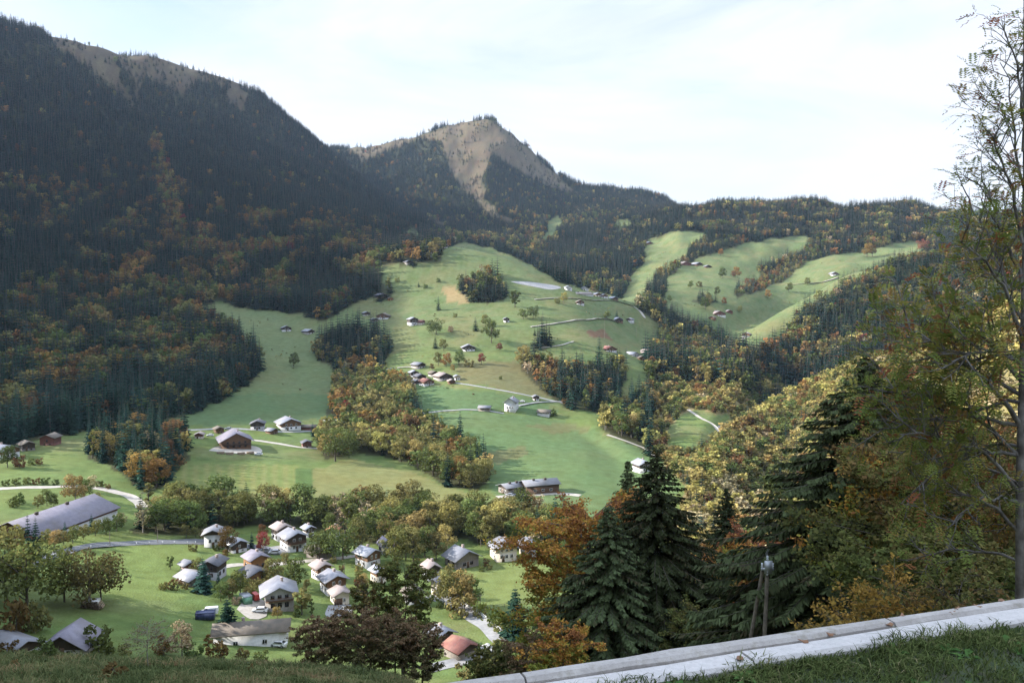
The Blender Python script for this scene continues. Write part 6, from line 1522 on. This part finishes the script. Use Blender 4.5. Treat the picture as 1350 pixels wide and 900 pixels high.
# the rowan at the edge of the terrace: feathered leaves on long thin branches
def rowan():
    g = np.random.default_rng(77)
    r = 13.6; u, v = uv(1343, 770); y = r * math.cos(math.atan(float(u))); x = float(u) * y
    zb = float(height(x, y)); V, T, U_, tr = [], [], [], []
    top = 7.8 - zb
    def P_(px, row, depth=0.0):
        uu, vv = uv(px, row); yy = y + depth
        return np.array([float(uu) * yy - x, depth, float(vv) * yy - zb])
    trunk = [np.array([0, 0, -.6]), P_(1344, 790), P_(1344, 640), P_(1348, 480), P_(1352, 300), P_(1351, 120), P_(1352, -80), P_(1354, -260)]
    tr.append(tube(trunk, [.066, .056, .050, .043, .034, .026, .018, .005], 9))
    leafpts = []
    def twig(p, d, ln, rad, lev, leafy):
        n = 5; pts = [p]; dd = d.copy()
        if lev == 0:
            n = 8; e = p + d * ln; c = p + (e - p) * .42 + np.array([0, 0, .20 * ln]) + g.normal(size=3) * .05 * ln
            pts = [(1 - a) ** 2 * p + 2 * a * (1 - a) * c + a * a * e + g.normal(size=3) * .012 * ln * (a > 0) for a in np.linspace(0, 1, n + 1)]
        for k in range(n if lev else 0):
            dd = dd + g.normal(size=3) * .10 + np.array([0, 0, .05 if lev else .035]); dd /= np.linalg.norm(dd)
            pts.append(pts[-1] + dd * ln / n)
        tr.append(tube(pts, [rad * (1 - .8 * k / n) + .0015 for k in range(n + 1)], 5 if lev == 0 else 3))
        if lev < 2:
            m = int(ln / (.15 if lev == 0 else .13))
            for k in range(m):
                a = .22 + .76 * (k + g.random()) / m; i = min(int(a * n), n - 1); q = pts[i] + (pts[i + 1] - pts[i]) * (a * n - i)
                side = np.cross(dd, g.normal(size=3)); side /= np.linalg.norm(side) + 1e-9
                nd = (pts[i + 1] - pts[i]); nd /= np.linalg.norm(nd)
                nd = nd * .75 + side * .75 + np.array([0, 0, .08]); nd /= np.linalg.norm(nd)
                twig(q, nd, ln * g.uniform(.28, .5) * (1.15 - a * .5), rad * .42, lev + 1, leafy)
        else:
            for k in range(1, n + 1):
                if g.random() < leafy * .8: leafpts.append((pts[k], dd))
            if g.random() < leafy: leafpts.append((pts[-1], dd))
    def limb(px0, row0, px1, row1, depth, rad, leafy):
        a, b = P_(px0, row0), P_(px1, row1, depth); d = b - a; ln = np.linalg.norm(d)
        twig(a, d / ln * .96 + np.array([0, 0, -.03]), ln, rad, 0, leafy)
    for L_ in ((1343, 700, 1215, 640, .5, .030, .35), (1343, 650, 1180, 560, -.6, .034, .55), (1342, 600, 1160, 500, .6, .036, .75), (1344, 560, 1190, 430, -.7, .038, .8),
               (1344, 530, 1175, 600, 1.0, .030, .7), (1345, 500, 1215, 395, .8, .036, .9), (1346, 440, 1262, 310, -.4, .030, .5), (1347, 380, 1290, 225, .3, .028, .4),
               (1348, 320, 1302, 160, -.3, .024, .35), (1349, 160, 1318, 20, -.2, .018, .35), (1349, 280, 1322, 70, .5, .020, .35), (1347, 420, 1275, 250, .9, .024, .45), (1345, 480, 1250, 470, -1.2, .032, .8),
               (1343, 660, 1250, 690, -.9, .026, .3), (1344, 590, 1255, 620, 1.6, .030, .7), (1346, 440, 1300, 330, 1.5, .026, .85), (1343, 740, 1190, 735, .9, .022, .2), (1344, 560, 1150, 560, .2, .03, .9), (1344, 600, 1185, 660, -.3, .028, .8), (1345, 520, 1165, 440, 1.8, .03, .9), (1344, 640, 1220, 600, 2.0, .028, .8), (1343, 560, 1420, 420, 0, .03, .8), (1347, 380, 1430, 200, .4, .03, .6), (1349, 200, 1420, 0, -.3, .024, .5), (1345, 470, 1200, 520, 1.4, .03, .8)):
        limb(*L_)
    for p, d in leafpts:
        d = d + g.normal(size=3) * .7 + np.array([0, 0, -.25]); d /= np.linalg.norm(d)
        ln = g.uniform(.15, .27); s_ = np.cross(d, [0, 0, 1]); s_ /= np.linalg.norm(s_) + 1e-9; nn = np.cross(s_, d)
        tint = np.clip(.5 + .25 * g.normal(), 0, 1); hz = p[2] / (top)
        turn = np.clip(.42 + .32 * g.normal() + .30 * (hz - .45), 0, 1)
        for k in range(6):
            a = .2 + .8 * k / 5; c = p + d * ln * a + np.array([0, 0, -.25 * ln * a * a])
            for sd in (-1, 1):
                q = d * .45 + s_ * sd + nn * g.uniform(-.35, .2); q /= np.linalg.norm(q); ll = ln * .30 * (1.1 - .5 * abs(a - .5)); w_ = d * ll * .17
                V.append([c, c + q * ll * .5 - w_, c + q * ll, c + q * ll * .5 + w_]); T.append(tint); U_.append(turn)
    V = np.array(V).reshape(-1, 3)
    m_ = crown_of_two('rowan_leaves', (.13, .165, .040), (.22, .20, .052), (.24, .085, .045))
    cm = mesh_from('crown', V, np.arange(len(V)).reshape(-1, 4), [m_]); tint_attr(cm, T)
    a2 = cm.attributes.new('turn', 'FLOAT', 'FACE'); a2.data.foreach_set('value', np.array(U_, np.float32))
    tv, tf_ = cat_(tr)
    o = thing('rowan_tree', 'tall rowan with thin feathery leaves and grey trunk behind the end of the wall', 'tree', (x, y, zb))
    link('crown', cm, o); link('trunk', mesh_from('trunk', tv, tf_, [bark_mat('rowan_bark', (.17, .155, .14), (.045, .038, .032), 5)], smooth=True), o)
    print('rowan leaves', len(V) // 4)
rowan()

# ------------------------------------------------------------------ the pole with its brace behind the wall
def a_pole():
    r = 36.0
    def at_(px, row, rr):
        u, v = uv(px, row); y = rr * math.cos(math.atan(float(u))); return Vector((float(u) * y, y, float(v) * y))
    top = at_(1012, 741, r); b1 = at_(1008, 842, r); b2 = at_(989, 845, r + .6); t2 = at_(1006, 748, r + .1)
    zg = float(height(top.x, top.y)); o = Vector((top.x, top.y, zg))
    t = thing('utility_pole', 'weathered wooden utility pole with a slanting brace and metal head behind the wall', 'pole', o)
    def ext(a, b): k = (b.z - (zg - .8)) / (a.z - b.z); return b + (b - a) * max(k, 0)
    e1, e2 = ext(top, b1), ext(t2, b2)
    part('pole', t, tube([e1 - o, (top - o)], [.10, .08], 12), POLE_W, True)
    part('brace', t, tube([e2 - o, (t2 - o)], [.095, .075], 12), POLE_W, True)
    h = part('pole_head', t, [box(tuple(top - o + Vector((-.16, -.14, -.45))), tuple(top - o + Vector((.16, -.09, .10)))), box(tuple(top - o + Vector((-.30, -.13, -.30))), tuple(top - o + Vector((.22, -.06, -.20))))], STEEL)
    ins = plain('porcelain', (.55, .56, .58), .25)
    for dx, dz in ((-.26, -.18), (-.04, .12), (.18, -.18), (-.04, -.52)):
        c = top - o + Vector((dx, -.10, dz)); part('insulator', h, tube([c, c + Vector((0, 0, .06)), c + Vector((0, 0, .10)), c + Vector((0, 0, .17)), c + Vector((0, 0, .20))], [.03, .055, .035, .05, .015], 8), ins, True)
    for k in range(2):
        c = top - o + Vector((-.02 + .05 * k, 0, .08)); part('wire_spike', h, tube([c, c + Vector((-.06, 0, .32)), c + Vector((.03, 0, .48))], [.012, .010, .006], 5), STEEL)
    # the cable running down the hill
    e = at_(905, 822, 58); a = top + Vector((-.2, -.1, -.3)); pts = []
    for k in range(15):
        f = k / 14; p = a.lerp(e, f); p.z -= 1.1 * 4 * f * (1 - f) * .35; pts.append(tuple(p))
    cb = link('overhead_cable', mesh_from('cable', *tube(pts, [.030] * 15, 6), [plain('black_rubber', (.02, .02, .02), .6)]))
    tag(cb, 'black overhead cable sagging from the braced wooden pole down behind the spruces', 'cable')
a_pole()
# ------------------------------------------------------------------ the rest of the woods: too many to count


def far_woods(name, sel):
    k = np.where(sel)[0]
    kd = WOODS['kind'][k]; v3 = rng.integers(0, 3, len(k))
    pk = np.where(kd < 0, v3, 3 + kd * 3 + v3)
    h = WOODS['h'][k]
    wd = h * np.where(kd < 0, rng.uniform(1.25, 1.9, len(k)), rng.uniform(.95, 1.3, len(k)) * np.where(WOODS['slope'][k], 1.4, 1.0))
    pts = np.stack([WOODS['x'][k], WOODS['y'][k], height(WOODS['x'][k], WOODS['y'][k]) - .2], 1)
    return setting(scatter_object(name, pts, h, pk, rng.uniform(0, 6.28, len(k)), proto_col, wd), 'stuff')
far_woods('spruce_forest', ~INDIV & (WOODS['kind'] < 0))
far_woods('autumn_forest', ~INDIV & (WOODS['kind'] >= 0))

# tussocks and low scrub of the pastures
def pasture_scrub():
    pc = bpy.data.collections.new('scrub_kinds')
    for i, (c, v) in enumerate((('olive', 0), ('green', 1), ('rust', 0), ('straw', 1))):
        o = bpy.data.objects.new('scrub_%d' % i, one_mesh('scrub', broadleaf(800 + i, 60, .22, 'bush'), LEAF[c])); pc.objects.link(o)
    g = np.random.default_rng(31); n = 60000
    ph = np.radians(g.uniform(-31, 31, n)); r = np.sqrt(g.uniform(430 ** 2, 1650 ** 2, n)); x, y = np.sin(ph) * r, np.cos(ph) * r
    z, px, py, forest, wood, bare = wood_mask(x, y)
    nn = fbm(x / 45, y / 45, 3) + .8 * np.abs(noise2(x / 80 + 3, z / 3.0)) - .35
    kp = ~forest & (nn > .05) & (g.random(n) < np.clip(nn * .5, 0, .35)) & (seen_from_terrace(x, y, 1.0) > 0) & keep_clear_mask(x, y)
    kp &= ~((px > 480) & (px < 880) & (py > 530)) & ~((px > 180) & (px < 620) & (py > 540))
    x, y, z = x[kp], y[kp], z[kp]; h = .25 + .9 * g.random(len(x)) ** 3
    print('scrub', len(x))
    setting(scatter_object('pasture_scrub', np.stack([x, y, z], 1), h, g.integers(0, 4, len(x)), g.uniform(0, 6, len(x)), pc, h * g.uniform(1.2, 2.4, len(x))), 'stuff')
pasture_scrub()
# ------------------------------------------------------------------ a description for every single tree: look, then the nearest thing it stands by
SHORT = []
for px, py, t, lab in HOUSES:
    s = lab
    for cut in (' behind ', ' standing ', ' beside ', ' next to ', ' between ', ' above ', ' below ', ' at ', ' on ', ' by ', ' with white ', ' tucked ', ' half ', ' partly ', ' glimpsed ', ' in front', ' in the ', ' under ', ' just ', ' peeping ', ' alone', ' near ', ' high ', ' to the ', ' and red', ' and stacked', ' and terracotta', ' and pale stone', ' joined', ' in shade'):
        i = s.find(cut)
        if i > 8: s = s[:i]
    for w_ in (' tucked', ' half', ' partly', ' glimpsed', ' just', ' standing', ' peeping', ' alone'):
        if s.endswith(w_): s = s[:-len(w_)]
    SHORT.append((px, py, s))
_cnt = {}
for q in SHORT: _cnt[q[2]] = _cnt.get(q[2], 0) + 1
SHORT = [q for q in SHORT if _cnt[q[2]] == 1 and len(q[2].split()) <= 7]
ZONE = {'hedge': 'in the wooded strip between the hillside meadows', 'copse': 'in the oval copse on the hillside meadow', 'rightwood': 'in the wood right of the hillside meadows',
        'grove': 'in the dark grove beside the farm', 'river': 'in the riverside tree belt behind the village', 'thicket': 'in a small thicket on the upper slopes', 'ridgegrove': 'in the grove across the gorge',
        'edge': 'at the upper edge of the hillside meadow', 'slope': 'on the sunlit autumn slope', 'leftforest': 'at the foot of the left forest', 'gorge': 'in the wooded gorge'}
GROUP = {'hedge': 'trees of the strip between the meadows', 'copse': 'trees of the oval copse', 'rightwood': 'trees of the hillside wood', 'grove': 'trees of the dark grove', 'river': 'trees of the riverside belt',
         'thicket': 'trees of the upper thickets', 'ridgegrove': 'trees of the grove across the gorge', 'edge': 'trees at the meadow edge', 'slope': 'trees of the sunlit autumn slope', 'leftforest': 'trees of the shaded left forest', 'gorge': 'trees of the wooded gorge', None: 'single trees and shrubs of the valley'}
ORD = ['leftmost', 'second from left', 'third from left', 'fourth from left', 'fifth from left', 'sixth from left', 'seventh from left', 'eighth from left', 'ninth from left', 'tenth from left', 'eleventh from left', 'twelfth from left']
def nearest_landmark(t):
    best = None
    for hx, hy, s in SHORT:
        d = math.hypot(t['px'] - hx, (t['py'] - hy) * 1.6)
        if best is None or d < best[0]: best = (d, hx, hy, s)
    return best
SHAPE = {'round': 'round', 'tall': 'tall', 'wide': 'broad', 'thin': 'thin', 'column': 'narrow', 'bush': '', '': ''}
def side(t, hx, hy):
    dx, dy = t['px'] - hx, t['py'] - hy
    if abs(dx) > 1.4 * abs(dy): return 'right of' if dx > 0 else 'left of'
    return 'below' if dy > 0 else 'behind'
buckets = {}
for t in TREES:
    if t['fixed']: continue
    noun = {'spruce': 'spruce', 'leaf': 'tree', 'shrub': 'bush'}[t['kind']]
    look = (SHAPE[t['shape']] + ' ' if SHAPE[t['shape']] else '') + (WORDS[t['col']] if t['kind'] != 'spruce' else 'dark') + ' ' + noun
    d, hx, hy, s = nearest_landmark(t)
    if t['zone'] is None or d < 26: place = side(t, hx, hy) + ' the ' + s
    else: place = ZONE[t['zone']]
    buckets.setdefault((look, place), []).append(t)
    t['o']['group'] = GROUP[t['zone']]
def words_of(s): return len(s.split())
for (look, place), ts in buckets.items():
    if len(ts) == 1: ts[0]['o']['label'] = look + ' ' + place; continue
    sub = {}
    if len(ts) > 6:
        hs = sorted(q['size'] for q in ts); a, b = hs[len(hs) // 3], hs[2 * len(hs) // 3]
        ys = sorted(q['py'] for q in ts); m_ = ys[len(ys) // 2]
        for q in ts:
            row = '' if len(ts) <= 24 else '|lower down' if q['py'] > m_ else '|higher up'
            sub.setdefault(('small ' if q['size'] < a else 'tall ' if q['size'] > b else 'middling ') + row, []).append(q)
        if look.startswith('tall'): sub = {k.replace('tall', 'big'): v for k, v in sub.items()}
    else: sub[''] = ts
    for pre, qs in sub.items():
        row = ''
        if '|' in pre: pre, row = pre.split('|'); row = ', ' + row
        qs.sort(key=lambda q: q['px'])
        n = len(qs)
        for i, q in enumerate(qs):
            if n == 1: o_ = ''
            elif i == n - 1: o_ = ', rightmost such'
            elif i < n / 2 or i < 6: o_ = ', ' + (ORD[i] if i < 12 else 'one of those massed mid way')
            else:
                j = n - 1 - i; o_ = ', ' + (ORD[j].replace('left', 'right') if 0 < j < 12 else 'one of those massed mid way')
            lab = pre + look + ' ' + place + row + o_
            if words_of(lab) > 16: lab = pre + look + ' ' + place + o_
            if words_of(lab) > 16: lab = look + ' ' + place + o_
            q['o']['label'] = lab
_seen = {}
for t in TREES:
    l = t['o']['label']; _seen[l] = _seen.get(l, 0) + 1
print('tree labels', len(_seen), 'shared', sum(v for v in _seen.values() if v > 1), 'max words', max(len(l.split()) for l in _seen))
for o in SC.objects:
    if o.parent is None and 'label' in o and len(o['label'].replace('-', ' ').split()) > 16: print('LONG', o.name, o['label'])
